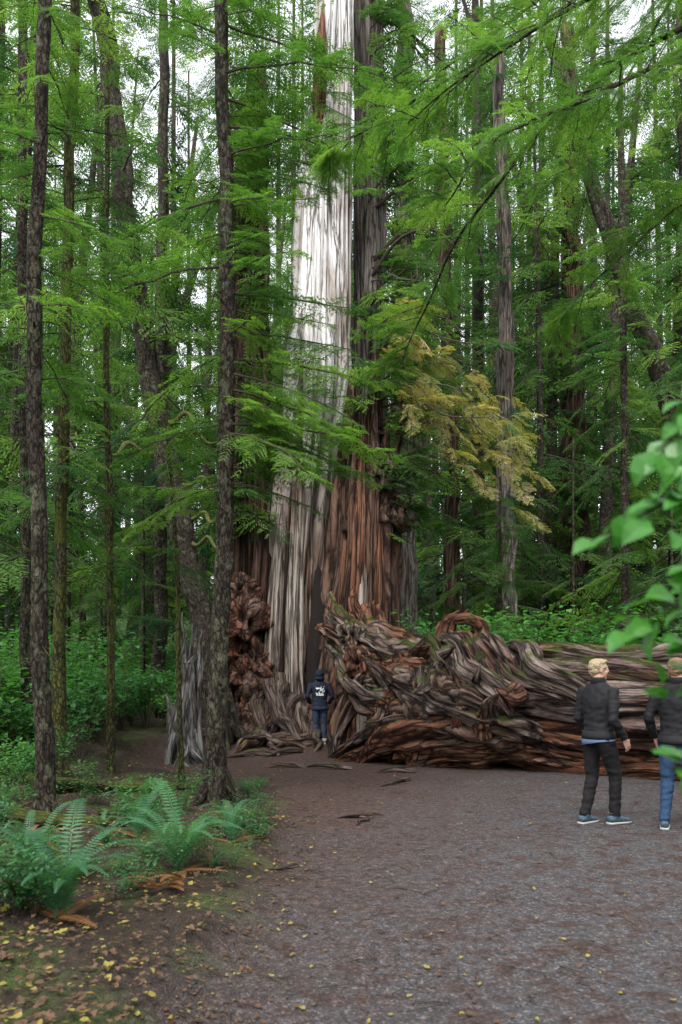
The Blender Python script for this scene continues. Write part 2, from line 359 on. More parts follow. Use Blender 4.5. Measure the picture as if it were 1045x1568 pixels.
def person(name, loc, yaw, H, legs, arms, mats, hemz=.88, shirt=None, headyaw=0, prt=False, boots=False, hood=False, hands=True, lean=0):
    root = bpy.data.objects.new(name, None); sc.collection.objects.link(root)
    root.location = (loc[0], loc[1], gh(*loc)); root.rotation_euler = (0, 0, yaw); root.scale = (H / 1.75,) * 3
    X, Y, Z = V((1, 0, 0)), V((0, 1, 0)), V((0, 0, 1))
    mb = MB()
    ln = lambda z: lean * (z - .9)
    tz = [(.84, .168, .118), (.92, .182, .135), (1.0, .172, .125), (1.1, .165, .118), (1.22, .182, .125), (1.34, .198, .128), (1.41, .195, .115), (1.46, .15, .095), (1.50, .085, .075), (1.54, .062, .064), (1.60, .055, .058)]
    loft(mb, [(0, ln(z), z) for z, a, b in tz], [(a, b) for z, a, b in tz], n=28)
    segs = [('t', V((0, ln(.95), .95)), V((0, ln(1.4), 1.4)), .15), ('n', V((0, ln(1.52), 1.53)), V((0, ln(1.6), 1.62)), .055)]
    for sh, el, wr in arms:
        sh, el, wr = V(sh), V(el), V(wr)
        q = [sh + V((-.05 * (1 if sh.x > 0 else -1), 0, .01)), sh, sh.lerp(el, .35), sh.lerp(el, .7), el, el.lerp(wr, .35), el.lerp(wr, .75), wr]
        loft(mb, q, [(.05, .05), (.066, .068), (.060, .062), (.054, .055), (.052, .053), (.051, .051), (.043, .043), (.042, .040)])
        segs += [('a', sh, el, .06), ('a', el, wr, .048)]
    feet = []
    for hp, kn, an, fd in legs:
        hp, kn, an = V(hp), V(kn), V(an)
        q = [hp + V((0, 0, .06)), hp, hp.lerp(kn, .3), hp.lerp(kn, .7), kn, kn.lerp(an, .3), kn.lerp(an, .65), an + V((0, 0, .03)), an]
        loft(mb, q, [(.085, .10), (.096, .112), (.092, .102), (.076, .082), (.068, .070), (.066, .070), (.058, .061), (.055, .058), (.057, .062)])
        segs += [('l', hp, kn, .09), ('l', kn, an, .06)]; feet.append((an, V(fd).normalized()))
    me = remesh(mb, .013, 3)
    for v in me.vertices:
        c = v.co; k = 1 if c.z < 1.47 else 0
        zc = 22 if min(abs(c.z - .95), abs(c.z - 1.1), abs(c.z - .48), abs(c.z - .2)) < .1 else 9
        v.co = c + v.normal * (k * (.010 * mn.noise(V((c.x * 9, c.y * 9, c.z * zc))) + .007 * mn.noise(V((c.x * 18 + 5, c.y * 18, c.z * 26)))))
    for mm in (mats['top'], mats['leg'], M_skin, M_print, mats['leg']): me.materials.append(mm)
    for p in me.polygons:
        c = p.center; best = min(segs, key=lambda s: segd(c, s[1], s[2]) / s[3])
        k = best[0]
        mi = 0
        if k == 'l' and c.z < hemz + .04: mi = 1
        elif k == 't' and c.z < hemz: mi = 1
        elif k == 'n' and c.z > 1.525: mi = 2
        if prt and mi == 0 and k == 't' and c.y < 0:
            u, w = c.x / .1, (c.z - 1.27) / .1
            if abs(u) < 1 and abs(w) < 1.1 and (mn.noise(V((u * 2.6 + 3, w * 2.6, 1))) > .02 or (abs(w + .95) < .16 and abs(u) < .8)): mi = 3
        p.material_index = mi
    bo = bpy.data.objects.new('body', me); bo.parent = root; sc.collection.objects.link(bo)
    mb = MB()
    loft(mb, [(0, ln(hemz + .05), hemz + .06), (0, ln(hemz), hemz + .0), (0, ln(hemz), hemz - .03)], [(.184, .138), (.192, .146), (.188, .143)], n=28, mi=0, cap=False)
    loft(mb, [(0, ln(1.5), 1.475), (0, ln(1.53) - .005, 1.53), (0, ln(1.55) - .005, 1.55)], [(.10, .085), (.072, .074), (.075, .077)], n=22, mi=0, cap=False)
    if shirt: loft(mb, [(0, 0, hemz), (.0, 0, hemz - .05), (.005, 0, hemz - .075)], [(.186, .140), (.190, .144), (.194, .148)], n=28, mi=1, cap=False)
    o = mb.build('hems', [mats['top'], shirt or mats['top']], root); o.modifiers.new('th', 'SOLIDIFY').thickness = .006
    mb = MB()
    for an, fd in feet:
        zf = an.z - .085; a = V((an.x, an.y, 0)); lat = V((fd.y, -fd.x, 0))
        pr = [(-.085, .045, .036, .045), (-.07, .05, .042, .062), (0, .055, .045, .070), (.07, .048, .046, .062), (.13, .036, .05, .05), (.18, .03, .045, .04), (.205, .025, .03, .028)]
        loft(mb, [a + fd * t + V((0, 0, zf + zc)) for t, zc, w, h in pr], [(w, h * .62) for t, zc, w, h in pr], lat=lat, n=16, mi=0)
        loft(mb, [a + V((0, 0, zf + .05)), an + V((0, 0, -.01)), an + V((0, 0, .10 if boots else .03))], [(.044, .055), (.046, .052), (.052 + (.012 if boots else 0), .055 + (.012 if boots else 0))], lat=lat, n=16)
        pr2 = [(-.092, .03), (-.08, .043), (0, .044), (.08, .050), (.15, .05), (.195, .038), (.215, .02)]
        b0 = len(mb.v)
        for t, w in pr2:
            for s, z in ((-1, 0), (1, 0), (1, .020), (-1, .020)): mb.v.append(tuple(a + fd * t + lat * (s * w) + V((0, 0, zf + z))))
        for i in range(len(pr2) - 1):
            for k in range(4):
                k2 = (k + 1) % 4; mb.f.append((b0 + i * 4 + k, b0 + i * 4 + k2, b0 + i * 4 + 4 + k2, b0 + i * 4 + 4 + k)); mb.m.append(1)
        mb.f += [(b0, b0 + 3, b0 + 2, b0 + 1), (len(mb.v) - 4, len(mb.v) - 3, len(mb.v) - 2, len(mb.v) - 1)]; mb.m += [1, 1]
    mb.build('shoes', [mats['shoe'], M_sole], root)
    if hands:
        for (sh, el, wr) in arms:
            wr = V(wr); el = V(el); d = ((wr - el).normalized() + V((0, 0, -.3))).normalized(); s = 1 if wr.x > 0 else -1
            pn = V((-s, .1, 0)); pn = (pn - d * pn.dot(d)).normalized(); fw = d.cross(pn) ; fw = fw if fw.y > 0 else -fw
            mb = MB()
            loft(mb, [wr - d * .03, wr + d * .01, wr + d * .05, wr + d * .095], [(.024, .021), (.028, .02), (.040, .016), (.040, .012)], lat=fw, n=14)
            for i, (off, L) in enumerate(((.030, .070), (.010, .080), (-.010, .074), (-.029, .058))):
                p0 = wr + d * .07 + fw * off; p1 = wr + d * .095 + fw * off; p2 = p1 + (d + pn * .25).normalized() * L * .45; p3 = p2 + (d + pn * .8).normalized() * L * .32; p4 = p3 + (d * .7 + pn).normalized() * L * .26
                loft(mb, [p0, p1, p2, p3, p4], [(.009, .009), (.0095, .009), (.0085, .0085), (.0078, .0075), (.0055, .0055)], lat=fw, n=8)
            t0 = wr + d * .03 + fw * .026; t1 = t0 + (d * .7 + fw * .8 + pn * .3).normalized() * .035; t2 = t1 + (d + fw * .3 + pn * .4).normalized() * .03
            loft(mb, [t0 - fw * .01, t1, t2, t2 + (d + pn * .5).normalized() * .018], [(.013, .013), (.0115, .011), (.0095, .009), (.006, .006)], lat=pn, n=8)
            hm = remesh(mb, .0045, 1); hm.materials.append(M_skin)
            o = bpy.data.objects.new('hand', hm); o.parent = root; sc.collection.objects.link(o)
    hr = bpy.data.objects.new('head', None); hr.parent = root; hr.location = (0, ln(1.62) + .012, 1.635); hr.rotation_euler = (0, 0, headyaw); sc.collection.objects.link(hr)
    mb = MB(); ax = (X, Y, Z)
    ell(mb, (0, -.012, .025), ax, (.075, .094, .088)); ell(mb, (0, .022, -.035), ax, (.058, .066, .078)); ell(mb, (0, .060, -.092), ax, (.026, .024, .02))
    loft(mb, [(0, .08, .018), (0, .104, -.018), (0, .09, -.03)], [(.009, .008), (.014, .012), (.014, .008)], n=10)
    ell(mb, (0, .074, .028), ax, (.05, .014, .010))
    for s in (-1, 1):
        ell(mb, (s * .076, -.008, -.008), ax, (.010, .020, .033)); ell(mb, (s * .036, .062, -.03), ax, (.02, .02, .022))
    loft(mb, [(0, -.01, -.14), (0, -.008, -.05)], [(.055, .058), (.055, .06)], n=16)
    hm = remesh(mb, .006, 2); hm.materials.append(M_skin)
    o = bpy.data.objects.new('face', hm); o.parent = hr; sc.collection.objects.link(o)
    mb = MB()
    for s in (-1, 1): ell(mb, (s * .031, .077, .006), ax, (.013, .010, .008), mi=0); ell(mb, (s * .031, .0855, .006), ax, (.006, .003, .006), mi=1)
    loft(mb, [(-.024, .078, -.052), (0, .090, -.050), (.024, .078, -.052)], [(.004, .004), (.007, .006), (.004, .004)], lat=Z, n=8, mi=2)
    mb.build('eyes_and_mouth', [M_eye, M_iris, M_lip], hr)
    mb = MB()
    ell(mb, (0, -.022, .034), ax, (.082, .095, .084), 48, 32); ell(mb, (0, -.050, -.012), ax, (.072, .056, .062), 40, 26); ell(mb, (0, .045, .086), ax, (.055, .042, .024), 30, 16)
    if hood: ell(mb, (0, -.03, .02), ax, (.100, .108, .118), 48, 32); ell(mb, (0, -.04, -.08), ax, (.11, .1, .07))
    hm = remesh(mb, .006, 2)
    for v in hm.vertices:
        c = v.co; v.co = c + v.normal * (.012 * mn.noise(V((c.x * 30, c.y * 22, c.z * 30))) + .008 * mn.noise(c * 90))
    hm.materials.append(mats['hair'])
    o = bpy.data.objects.new('hood' if hood else 'hair', hm); o.parent = hr; sc.collection.objects.link(o)
    return root

person('walking_man', (2.73, 8.45), math.radians(-58), 1.75,
       [((.09, 0, .90), (.10, .15, .50), (.10, .14, .085), (.15, 1, 0)), ((-.09, 0, .90), (-.10, .02, .49), (-.09, -.10, .085), (-.1, 1, 0))],
       [((.195, 0, 1.40), (.25, -.07, 1.12), (.25, .11, .91)), ((-.195, 0, 1.40), (-.25, -.03, 1.12), (-.22, .13, .93))],
       dict(top=M_black, leg=M_pblack, shoe=M_shoe, hair=M_blond), hemz=.93, shirt=M_shirt, headyaw=math.radians(-25))
person('standing_woman', (3.44, 8.15), math.radians(-35), 1.75,
       [((.09, 0, .90), (.11, .05, .50), (.12, .04, .085), (.3, 1, 0)), ((-.09, 0, .90), (-.10, .02, .49), (-.11, -.05, .085), (-.2, 1, 0))],
       [((.195, 0, 1.40), (.28, -.04, 1.13), (.20, .17, 1.02)), ((-.195, 0, 1.40), (-.27, -.05, 1.13), (-.24, .10, .92))],
       dict(top=M_black, leg=M_jean, shoe=M_shoe, hair=M_ging), hemz=.90, headyaw=math.radians(-10))
person('person_at_tree', (-.46, 17.3), math.radians(4), 1.66,
       [((.085, 0, .90), (.09, .02, .50), (.10, 0, .085), (.2, 1, 0)), ((-.085, 0, .90), (-.09, .02, .50), (-.10, 0, .085), (-.2, 1, 0))],
       [((.20, 0, 1.40), (.29, -.05, 1.14), (.22, .12, .98)), ((-.20, 0, 1.40), (-.29, -.05, 1.14), (-.22, .12, .98))],
       dict(top=M_navy, leg=M_djean, shoe=M_dshoe, hair=M_navy), hemz=.86, prt=True, boots=True, hood=True)

# ------------------------------------------------------------------ foliage assets (instanced)
def branch_asset(name, L, n, near, leafm, droop=.25, dens=1.0, bw=.40, tw=.021):
    mb = MB()
    pth = [V((L * t, .06 * L * math.sin(t * 5 + U(0, 6)) * t, L * (.08 * t - droop * t * t))) for t in [i / 6 for i in range(7)]]
    tube(mb, pth, [.009 * L, .006 * L, .002 * L], 5, 9, mi=1)
    mb.g = []; mb.c = []
    pts = catmull(pth, 60)
    for i in range(n):
        t = .10 + .9 * i / n
        for sd in (-1, 1):
            if U(0, 1) > dens: continue
            tt = min(.999, t + U(-.02, .02)); p0 = pts[int(tt * 59)]
            tan = (pts[min(59, int(tt * 59) + 1)] - pts[max(0, int(tt * 59) - 1)]).normalized()
            bl = L * bw * (max(0, 1 - tt) ** .75 * min(1, .45 + tt * 2) + .10) * U(.45, 1.25)
            ang = math.radians(U(38, 72)) * sd
            d = Matrix.Rotation(ang, 3, 'Z') @ V((tan.x, tan.y, 0)).normalized(); d.z = tan.z * .5 + U(-.28, .16); d.normalize()
            nt_ = max(4, int(bl / (.045 if near else .075)))
            e = p0 + d * bl * .9 + V((0, 0, -.22 * bl * .81))
            mb.quad(p0, (e - p0).normalized(), (e - p0).length, .003, V((0, 0, 1)), 1)
            for j in range(nt_):
                s = (j + .7) / nt_
                q = p0 + d * (bl * s) + V((0, 0, -.22 * bl * s * s))
                tl = (.30 * bl * (1 - s) ** .6 + .045) * U(.7, 1.2)
                for s2 in (-1, 1):
                    dd = Matrix.Rotation(math.radians(U(38, 60)) * s2, 3, 'Z') @ d; dd.z += U(-.35, .05) ; dd.normalize()
                    up = (V((0, 0, 1)) + rv(.45)).normalized()
                    if not near:
                        mb.quad(q, dd, tl * 1.1, tw, up)
                    else:
                        k = max(3, int(tl / .030)); side = dd.cross(up).normalized()
                        for a in range(k):
                            u_ = (a + .3) / k; w = q + dd * (tl * u_) + V((0, 0, -.1 * tl * u_))
                            nl = (.026 - .011 * u_) * U(.8, 1.2)
                            for s3 in (-1, 1):
                                mb.quad(w, (dd * .75 + side * s3).normalized(), nl, .0055, up)
                        mb.quad(q, dd, tl * 1.05, .005, up)
    me = mb.build(name, [leafm, M_twig], smooth=False)
    sc.collection.objects.unlink(me)
    return me
def coll(name, objs):
    c = bpy.data.collections.new(name)
    for i, o in enumerate(objs):
        o.name = '%s_%02d' % (name, i); c.objects.link(o)
    return c
C_near = coll('hemlock_spray_near', [branch_asset('b', 1.5, 17, True, M_hem, dr, .82, .40) for dr in (.08, .2, .3)])
C_far = coll('hemlock_spray_far', [branch_asset('b', 2.2, 16, False, M_far, dr, .85) for dr in (.08, .2, .32, .45)])
C_fir = coll('fir_spray', [branch_asset('b', 2.4, 15, False, M_dark, dr, .85) for dr in (.12, .25, .38, .5)])
C_gold = coll('dry_spray', [branch_asset('b', 1.2, 12, True, M_gold, dr, .8) for dr in (.2, .45)])
C_big = coll('distant_spray', [branch_asset('b', 1.2, 11, False, (M_far, M_dark)[i % 2], dr, .9, .5, .018) for i, dr in enumerate((.1, .25, .4, .5))])

def shrub_asset(mat, h, n, ls, spread=.6):
    mb = MB()
    for s in range(9):
        a = U(0, 6.28); k = U(.2, 1); top = V((math.cos(a) * spread * k, math.sin(a) * spread * k, h * U(.6, 1)))
        pth = [V((0, 0, 0)), top * .5 + V((0, 0, h * .12)), top]
        tube(mb, pth, [.006, .002], 4, 6, mi=1)
        pp = catmull(pth, 20)
        for i in range(n // 9):
            p = pp[int(U(5, 19.9))]; a2 = U(0, 6.28); r = U(.02, .2)
            d = V((math.cos(a2), math.sin(a2), U(-.3, .4))).normalized()
            q = p + d * r + V((0, 0, U(-.04, .06)))
            dd = (d + rv(.4)).normalized(); L = ls * U(.6, 1.4)
            mb.leaf(q, dd, L, L * .33, (V((0, 0, 1)) + rv(.35)).normalized())
    mb.g = []; mb.c = []
    o = mb.build('s', [mat, M_twig], smooth=False); sc.collection.objects.unlink(o); return o
def frond(mb, base, az, L, lift, mi=0, pin=.11, n=26):
    d = V((math.cos(az), math.sin(az), 0)); sd = V((-d.y, d.x, 0))
    curve = lambda t: base + d * (L * (.18 * t + .55 * t ** 1.8)) + V((0, 0, L * (lift * 1.7 * t - lift * .95 * t ** 2.4)))
    pr = curve(0)
    for i in range(n):
        t = (i + 1) / n; p = curve(t); tan = (p - pr).normalized()
        mb.quad(pr, tan, (p - pr).length * 1.1, .005, V((0, 0, 1)), mi)
        if t > .1:
            pl = L * pin * math.sin(min(1, t * 1.6 + .25) * 1.57) * (1 - t ** 2.6) + .01
            nrm = sd.cross(tan).normalized() * -1
            for s in (-1, 1):
                dd = (sd * s + tan * .28 - V((0, 0, .18))).normalized()
                mb.quad(p, dd, pl * U(.92, 1.05), L / n * .34, nrm if nrm.z > 0 else -nrm, mi, .3)
        pr = p
def fern_asset(n, L):
    mb = MB()
    for i in range(n):
        frond(mb, V((0, 0, .02)), i * 2.4 + U(-.3, .3), L * U(.7, 1.1), U(.35, .85), 1 if U(0, 1) < .08 else 0)
    o = mb.build('f', [M_fern, M_fernb], smooth=False); sc.collection.objects.unlink(o); return o
C_und = coll('undergrowth_plant', [shrub_asset(M_brd, .9, 260, .075), shrub_asset(M_brd, 1.3, 300, .085, .8), shrub_asset(M_sal, .6, 240, .08), fern_asset(16, .8), shrub_asset(M_sal, 1.0, 260, .06, .7)])

GN = {}
def instgroup(c):
    if c.name in GN: return GN[c.name]
    ng = bpy.data.node_groups.new('scatter_' + c.name, 'GeometryNodeTree')
    ng.interface.new_socket('Geometry', in_out='INPUT', socket_type='NodeSocketGeometry')
    ng.interface.new_socket('Geometry', in_out='OUTPUT', socket_type='NodeSocketGeometry')
    i = ng.nodes.new('NodeGroupInput'); o = ng.nodes.new('NodeGroupOutput')
    ci = ng.nodes.new('GeometryNodeCollectionInfo'); ci.inputs['Collection'].default_value = c
    ci.inputs['Separate Children'].default_value = True; ci.inputs['Reset Children'].default_value = True
    ip = ng.nodes.new('GeometryNodeInstanceOnPoints'); ip.inputs['Pick Instance'].default_value = True
    def att(nm, dt):
        a = ng.nodes.new('GeometryNodeInputNamedAttribute'); a.data_type = dt; a.inputs['Name'].default_value = nm
        return [s for s in a.outputs if s.enabled and s.name == 'Attribute'][0]
    e = ng.nodes.new('FunctionNodeEulerToRotation')
    L = ng.links.new
    L(i.outputs[0], ip.inputs['Points']); L(ci.outputs[0], ip.inputs['Instance'])
    L(att('idx', 'INT'), ip.inputs['Instance Index']); L(att('rot', 'FLOAT_VECTOR'), e.inputs[0]); L(e.outputs[0], ip.inputs['Rotation'])
    L(att('scl', 'FLOAT'), ip.inputs['Scale']); L(ip.outputs[0], o.inputs[0])
    GN[c.name] = ng
    return ng
def scatter(name, pts, c, parent=None):
    k = len(c.objects)
    me = bpy.data.meshes.new(name); me.from_pydata([tuple(p[0]) for p in pts], [], [])
    a = me.attributes.new('rot', 'FLOAT_VECTOR', 'POINT'); a.data.foreach_set('vector', np.array([p[1] for p in pts], dtype=np.float32).ravel())
    a = me.attributes.new('scl', 'FLOAT', 'POINT'); a.data.foreach_set('value', np.array([p[2] for p in pts], dtype=np.float32))
    a = me.attributes.new('idx', 'INT', 'POINT'); a.data.foreach_set('value', np.array([(p[3] if len(p) > 3 else rnd.randrange(k)) for p in pts], dtype=np.int32))
    o = bpy.data.objects.new(name, me)
    if parent is not None: o.parent = parent
    sc.collection.objects.link(o)
    md = o.modifiers.new('scatter', 'NODES'); md.node_group = instgroup(c)
    return o
def eul(az, pitch, roll=0): return (roll, -pitch, az)

# ------------------------------------------------------------------ trees
def bare(mb, p, az, L, mi=0, r=.012, up=.1, sag=.3, wob=.1):
    d = V((math.cos(az), math.sin(az), 0))
    P = [p, p + d * L * .35 + V((0, 0, L * up)) + rv(wob * L * .5), p + d * L * .7 + V((0, 0, L * (up - sag * .3))) + rv(wob * L), p + d * L + V((0, 0, L * (up - sag))) + rv(wob * L)]
    tube(mb, P, [r, r * .7, r * .2], 5, 12, mi=mi)
    pp = catmull(P, 12)
    for i in range(int(3 + L * 2)):
        q = pp[rnd.randrange(3, 11)]; e = q + (d * .5 + rv(.8)).normalized() * L * U(.1, .3)
        tube(mb, [q, (q + e) / 2 + rv(.03 * L), e], [r * .4, r * .12], 4, 5, mi=mi)
def tree(name, base, pts, radii, crown, n, bl, bark, c, seg=18, rows=90, ridge=.20, nbare=0, bz=None, pitch=(-.5, .1), azr=None, flare=1.5, fs=1.0, extra=None):
    mb = MB()
    b = V((base[0], base[1], gh(*base) - .08))
    P = [b] + [V(p) for p in pts]
    tube(mb, P, radii, seg, rows, ridge=ridge, kf=1.8, vs=4, lobes=.22, wob=radii[0] * .35, wf=.8, detail=.3)
    for k in range(5):
        a = k * 1.26 + U(-.3, .3); r0 = radii[0]
        d = V((math.cos(a), math.sin(a), 0))
        tube(mb, [b + V((0, 0, r0 * 3.2)) + d * r0 * .4, b + V((0, 0, r0 * 1.0)) + d * r0 * flare, b + d * r0 * 3.2 + V((0, 0, -.02))], [r0 * .5, r0 * .5, r0 * .15], 7, 8, ridge=.1)
    pp = catmull(P, 200)
    def at(z):
        i = min(range(200), key=lambda k: abs(pp[k].z - z)); return pp[i]
    bz = bz or (1.5, crown[0] + 3)
    for k in range(nbare):
        bare(mb, at(U(*bz)), U(0, 6.28), U(.5, 1.6) * bl * .5, r=.004 + .004 * bl, up=U(-.1, .25), sag=U(.1, .5))
    o = mb.build(name, [bark])
    if n:
        L = []
        for k in range(n):
            z = crown[0] + (crown[1] - crown[0]) * (k + U(0, 1)) / n
            az = U(0, 6.283) if azr is None else U(*azr)
            t = (z - crown[0]) / (crown[1] - crown[0])
            L.append((at(z), eul(az, U(*pitch), U(-.35, .35)), bl * U(.5, 1.15) * (1 - .35 * t) * fs))
        for z, az, s in (extra or []):
            L.append((at(z), eul(az, U(-.35, .05), U(-.3, .3)), s))
        scatter('foliage', L, c, o)
    return o

T_ = tree
T_('hemlock_tree', (-1.50, 9.6), [(-1.44, 9.6, 2.6), (-1.36, 9.6, 5.5), (-1.44, 9.7, 9.0), (-1.45, 9.7, 13)], [.15, .105, .10, .09, .08, .06], (4.0, 11.0), 40, 1.1, M_bark, C_near, nbare=22, bz=(2.5, 9), pitch=(-.3, .15), rows=150,
   extra=[(6.2, .1, 1.15), (5.7, .3, 1.1), (5.2, -.1, 1.2), (4.7, .15, 1.0), (4.3, -.2, .95), (4.9, -.6, .9), (7.3, -.9, 1.0), (7.9, -.4, 1.1), (8.6, .2, 1.2), (3.9, .0, .85), (5.5, 2.8, 1.1), (6.5, 3.3, 1.2), (4.6, 3.0, 1.0), (3.8, 3.3, .8), (7.4, 3.1, 1.2), (4.4, .2, 1.3), (5.0, 0, 1.35), (3.9, 2.9, 1.0), (6.0, .2, .9),
          (8.2, 0, 1.3), (8.9, -.2, 1.3), (9.5, .1, 1.3), (10.0, -.1, 1.2), (9.8, .3, 1.1), (5.4, .15, 1.4), (4.6, -.15, 1.4), (4.1, .1, 1.2)])
T_('hemlock_tree', (-2.90, 7.8), [(-2.95, 7.8, 2.5), (-3.0, 7.8, 5), (-2.92, 7.85, 8.5), (-2.9, 7.9, 12)], [.10, .075, .07, .065, .05], (4.6, 9.8), 20, .85, M_bark, C_near, nbare=36, bz=(1.6, 8), pitch=(-.4, .1), rows=150)
T_('hemlock_tree', (-3.70, 10.4), [(-3.66, 10.4, 3), (-3.6, 10.4, 6), (-3.48, 10.4, 10), (-3.4, 10.4, 14)], [.10, .075, .07, .06, .04], (3.5, 12), 32, 1.2, M_bark2, C_far, nbare=28, bz=(2, 9), pitch=(-.4, .1), fs=.6)
T_('hemlock_tree', (-3.35, 11.6), [(-3.36, 11.6, 3), (-3.42, 11.6, 7), (-3.4, 11.6, 11)], [.06, .05, .045, .03], (3.0, 11), 26, .8, M_bark2, C_far, nbare=18, bz=(1.5, 8), fs=.7)
T_('hemlock_sapling', (-2.12, 10.6), [(-2.16, 10.6, 1.6), (-2.2, 10.6, 3.4), (-2.35, 10.6, 5.2)], [.05, .035, .03, .02], (3.0, 5.5), 12, .7, M_bark2, C_far, nbare=10, bz=(1.5, 4), fs=.6)
T_('hemlock_tree', (-4.9, 12.5), [(-4.95, 12.5, 4), (-5.0, 12.5, 8), (-5.0, 12.5, 15)], [.10, .08, .07, .06], (3, 14), 34, 1.0, M_bark, C_far, nbare=18, bz=(2, 10))
LN = [(-2.75, 17.5, 0), (-3.05, 17.5, 2.6), (-3.85, 17.5, 6.4), (-4.55, 17.5, 10.4), (-5.2, 17.6, 15.5), (-5.8, 17.6, 20)]
T_('leaning_cedar_tree', (-2.75, 17.5), LN[1:], [.38, .28, .26, .22, .2, .15], (8, 19), 30, 1.1, M_bark, C_far, seg=24, nbare=12, bz=(4, 12), flare=1.2)
mb = MB()
LC = catmull(LN, 200)
for z, az, L in ((5.2, .1, 1.1), (5.9, .3, 1.4), (6.6, 3.4, 1.2), (7.3, -.2, 1.2), (4.6, -.3, 1.2), (6.9, .1, 1.5)):
    p = min(LC, key=lambda q: abs(q.z - z))
    d = V((math.cos(az), math.sin(az) - .3, 0))
    tube(mb, [p, p + d * L * .3 + V((0, 0, -.25)), p + d * L * .55 + V((0, 0, -.1)), p + d * L * .75 + V((0, -.1, -.4)), p + d * L * 1.0 + V((0, -.2, -.3))], [.06, .05, .042, .012], 10, 30, ridge=.35, kf=1, vs=3, wob=.10, lobes=.5)
mb.build('mossy_limbs', [M_moss], bpy.data.objects['leaning_cedar_tree'])

# ------------------------------------------------------------------ the giant cedar
mb = MB()
def col(P, R, mi, **k):
    kw = dict(nseg=110, rows=150, ridge=.32, kf=2.4, vs=.10, mi=mi, lobes=.22, twist=.0, detail=.3, gap=.7); kw.update(k)
    tube(mb, P, R, **kw)
col([(-1.22, 19.5, -.1), (-1.14, 19.55, 2.5), (-.92, 19.6, 5.5), (-.62, 19.7, 8.5), (-.5, 19.7, 13.3), (-.28, 19.7, 18.1), (-.2, 19.7, 27)], [1.35, .94, .82, .84, .80, .68, .56, .4, .3, .2], 0, rows=230, ridge=.40)
col([(-.05, 19.5, 7.5), (.02, 19.4, 12), (.12, 19.5, 19), (.1, 19.6, 26)], [.2, .22, .2, .15, .1], 0, nseg=40)
col([(-.62, 19.12, 14.2), (-.50, 19.1, 15.8), (-.42, 19.2, 17.8)], [.02, .17, .15, .02], 1, nseg=30, rows=50)
col([(.40, 18.95, -.1), (.38, 18.95, 2.2), (.50, 18.98, 4.4), (.58, 19.0, 6.4), (.62, 19.05, 7.7)], [1.5, 1.08, .90, .80, .72, .62, .36], 3, jag=1.6, ridge=.48, rows=130)
def stave(x, y, z1, r, mi, x1=None, top=.12):
    x1 = x if x1 is None else x1
    ox = (x - (.45 if x > -.45 else -1.3)) * .5
    col([(x + ox, y - .55, -.12), (x + ox * .45, y - .22, .7), (x, y, z1 * .35), ((x + x1) / 2, y + .08, z1 * .65), (x1, y + .32, z1)], [r * 2.0, r * 1.35, r * 1.1, r * .95, r * .7, r * top], mi, nseg=40, rows=84, ridge=.5, kf=1.3, vs=.16, jag=1.1, lobes=.25, squash=.85)
for s in ((-1.60, 18.78, 7.2, .20, 5, -1.35), (-1.30, 18.78, 7.4, .12, 3, -1.1), (-1.08, 18.62, 8.2, .19, 5, -.95), (-.78, 18.80, 6.2, .12, 3, -.8), (-1.90, 19.0, 5.6, .17, 3, -1.7), (-2.05, 19.1, 6.5, .2, 3, -1.9)): stave(*s)
for s in ((-.22, 18.6, 4.6, .17, 3, -.1), (.02, 18.36, 5.8, .18, 1, .15), (.30, 18.12, 7.2, .19, 1, .5), (.60, 18.2, 6.6, .18, 3, .62), (.88, 18.2, 5.6, .18, 1, .9),
          (1.12, 18.42, 5.0, .20, 3, 1.1), (.47, 17.95, 5.0, .12, 5, .52), (1.3, 18.7, 5.6, .18, 3, 1.2), (.78, 18.0, 3.2, .11, 1, .74), (.16, 18.1, 3.0, .10, 1, .2)):
    stave(*s)
col([(-.50, 18.66, -.1), (-.50, 18.66, 1.4), (-.52, 18.78, 2.8), (-.54, 19.0, 4.6)], [.40, .36, .30, .18, .03], 7, nseg=30, rows=30, gap=0, detail=0)  # solid dark column, paints the shaded hollow between the stems
for k in range(10):
    x = .62 + U(-.45, .62); z = U(5.4, 6.6)
    col([(x, 18.5 + U(0, .5), z - 1.4), (x + U(-.08, .08), 18.5 + U(0, .4), z), (x + U(-.15, .2), 18.6 + U(0, .3), z + U(.7, 1.5))], [.2, .17, .03], 3, nseg=18, rows=30, ridge=.5, vs=.5)
col([(.62, 20.3, 0), (.70, 20.3, 8), (.72, 20.3, 16), (.55, 20.3, 28)], [.6, .42, .41, .38, .35, .25], 2, nseg=60, ridge=.25)
col([(-2.35, 19.9, -.1), (-2.3, 19.9, 4), (-2.28, 19.9, 9), (-2.2, 19.9, 13.5), (-2.1, 19.9, 17)], [.95, .60, .50, .44, .36, .2], 3, nseg=70, ridge=.36)
def burl(x, y, z, r, mi=4, sx_=1.0):
    sd = U(0, 99); b0 = len(mb.v); A, B = 44, 28
    for i in range(B + 1):
        for k in range(A):
            ph = math.pi * i / B; th = 2 * math.pi * k / A
            n = V((math.sin(ph) * math.cos(th), math.sin(ph) * math.sin(th), math.cos(ph)))
            q = mn.noise(n * 1.2 + V((sd, 0, 0))); q2 = abs(mn.noise(n * 1.9 + V((0, sd, 0)))); q3 = mn.noise(n * 5 + V((0, 0, sd)))
            rr = r * (1.05 + .6 * q - 1.0 * q2 + .14 * q3)
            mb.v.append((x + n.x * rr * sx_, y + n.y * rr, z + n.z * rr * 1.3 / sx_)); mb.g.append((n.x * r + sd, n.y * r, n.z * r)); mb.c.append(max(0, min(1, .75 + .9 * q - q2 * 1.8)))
    for i in range(B):
        for k in range(A):
            k2 = (k + 1) % A; mb.f.append((b0 + i * A + k, b0 + (i + 1) * A + k, b0 + (i + 1) * A + k2, b0 + i * A + k2)); mb.m.append(mi)
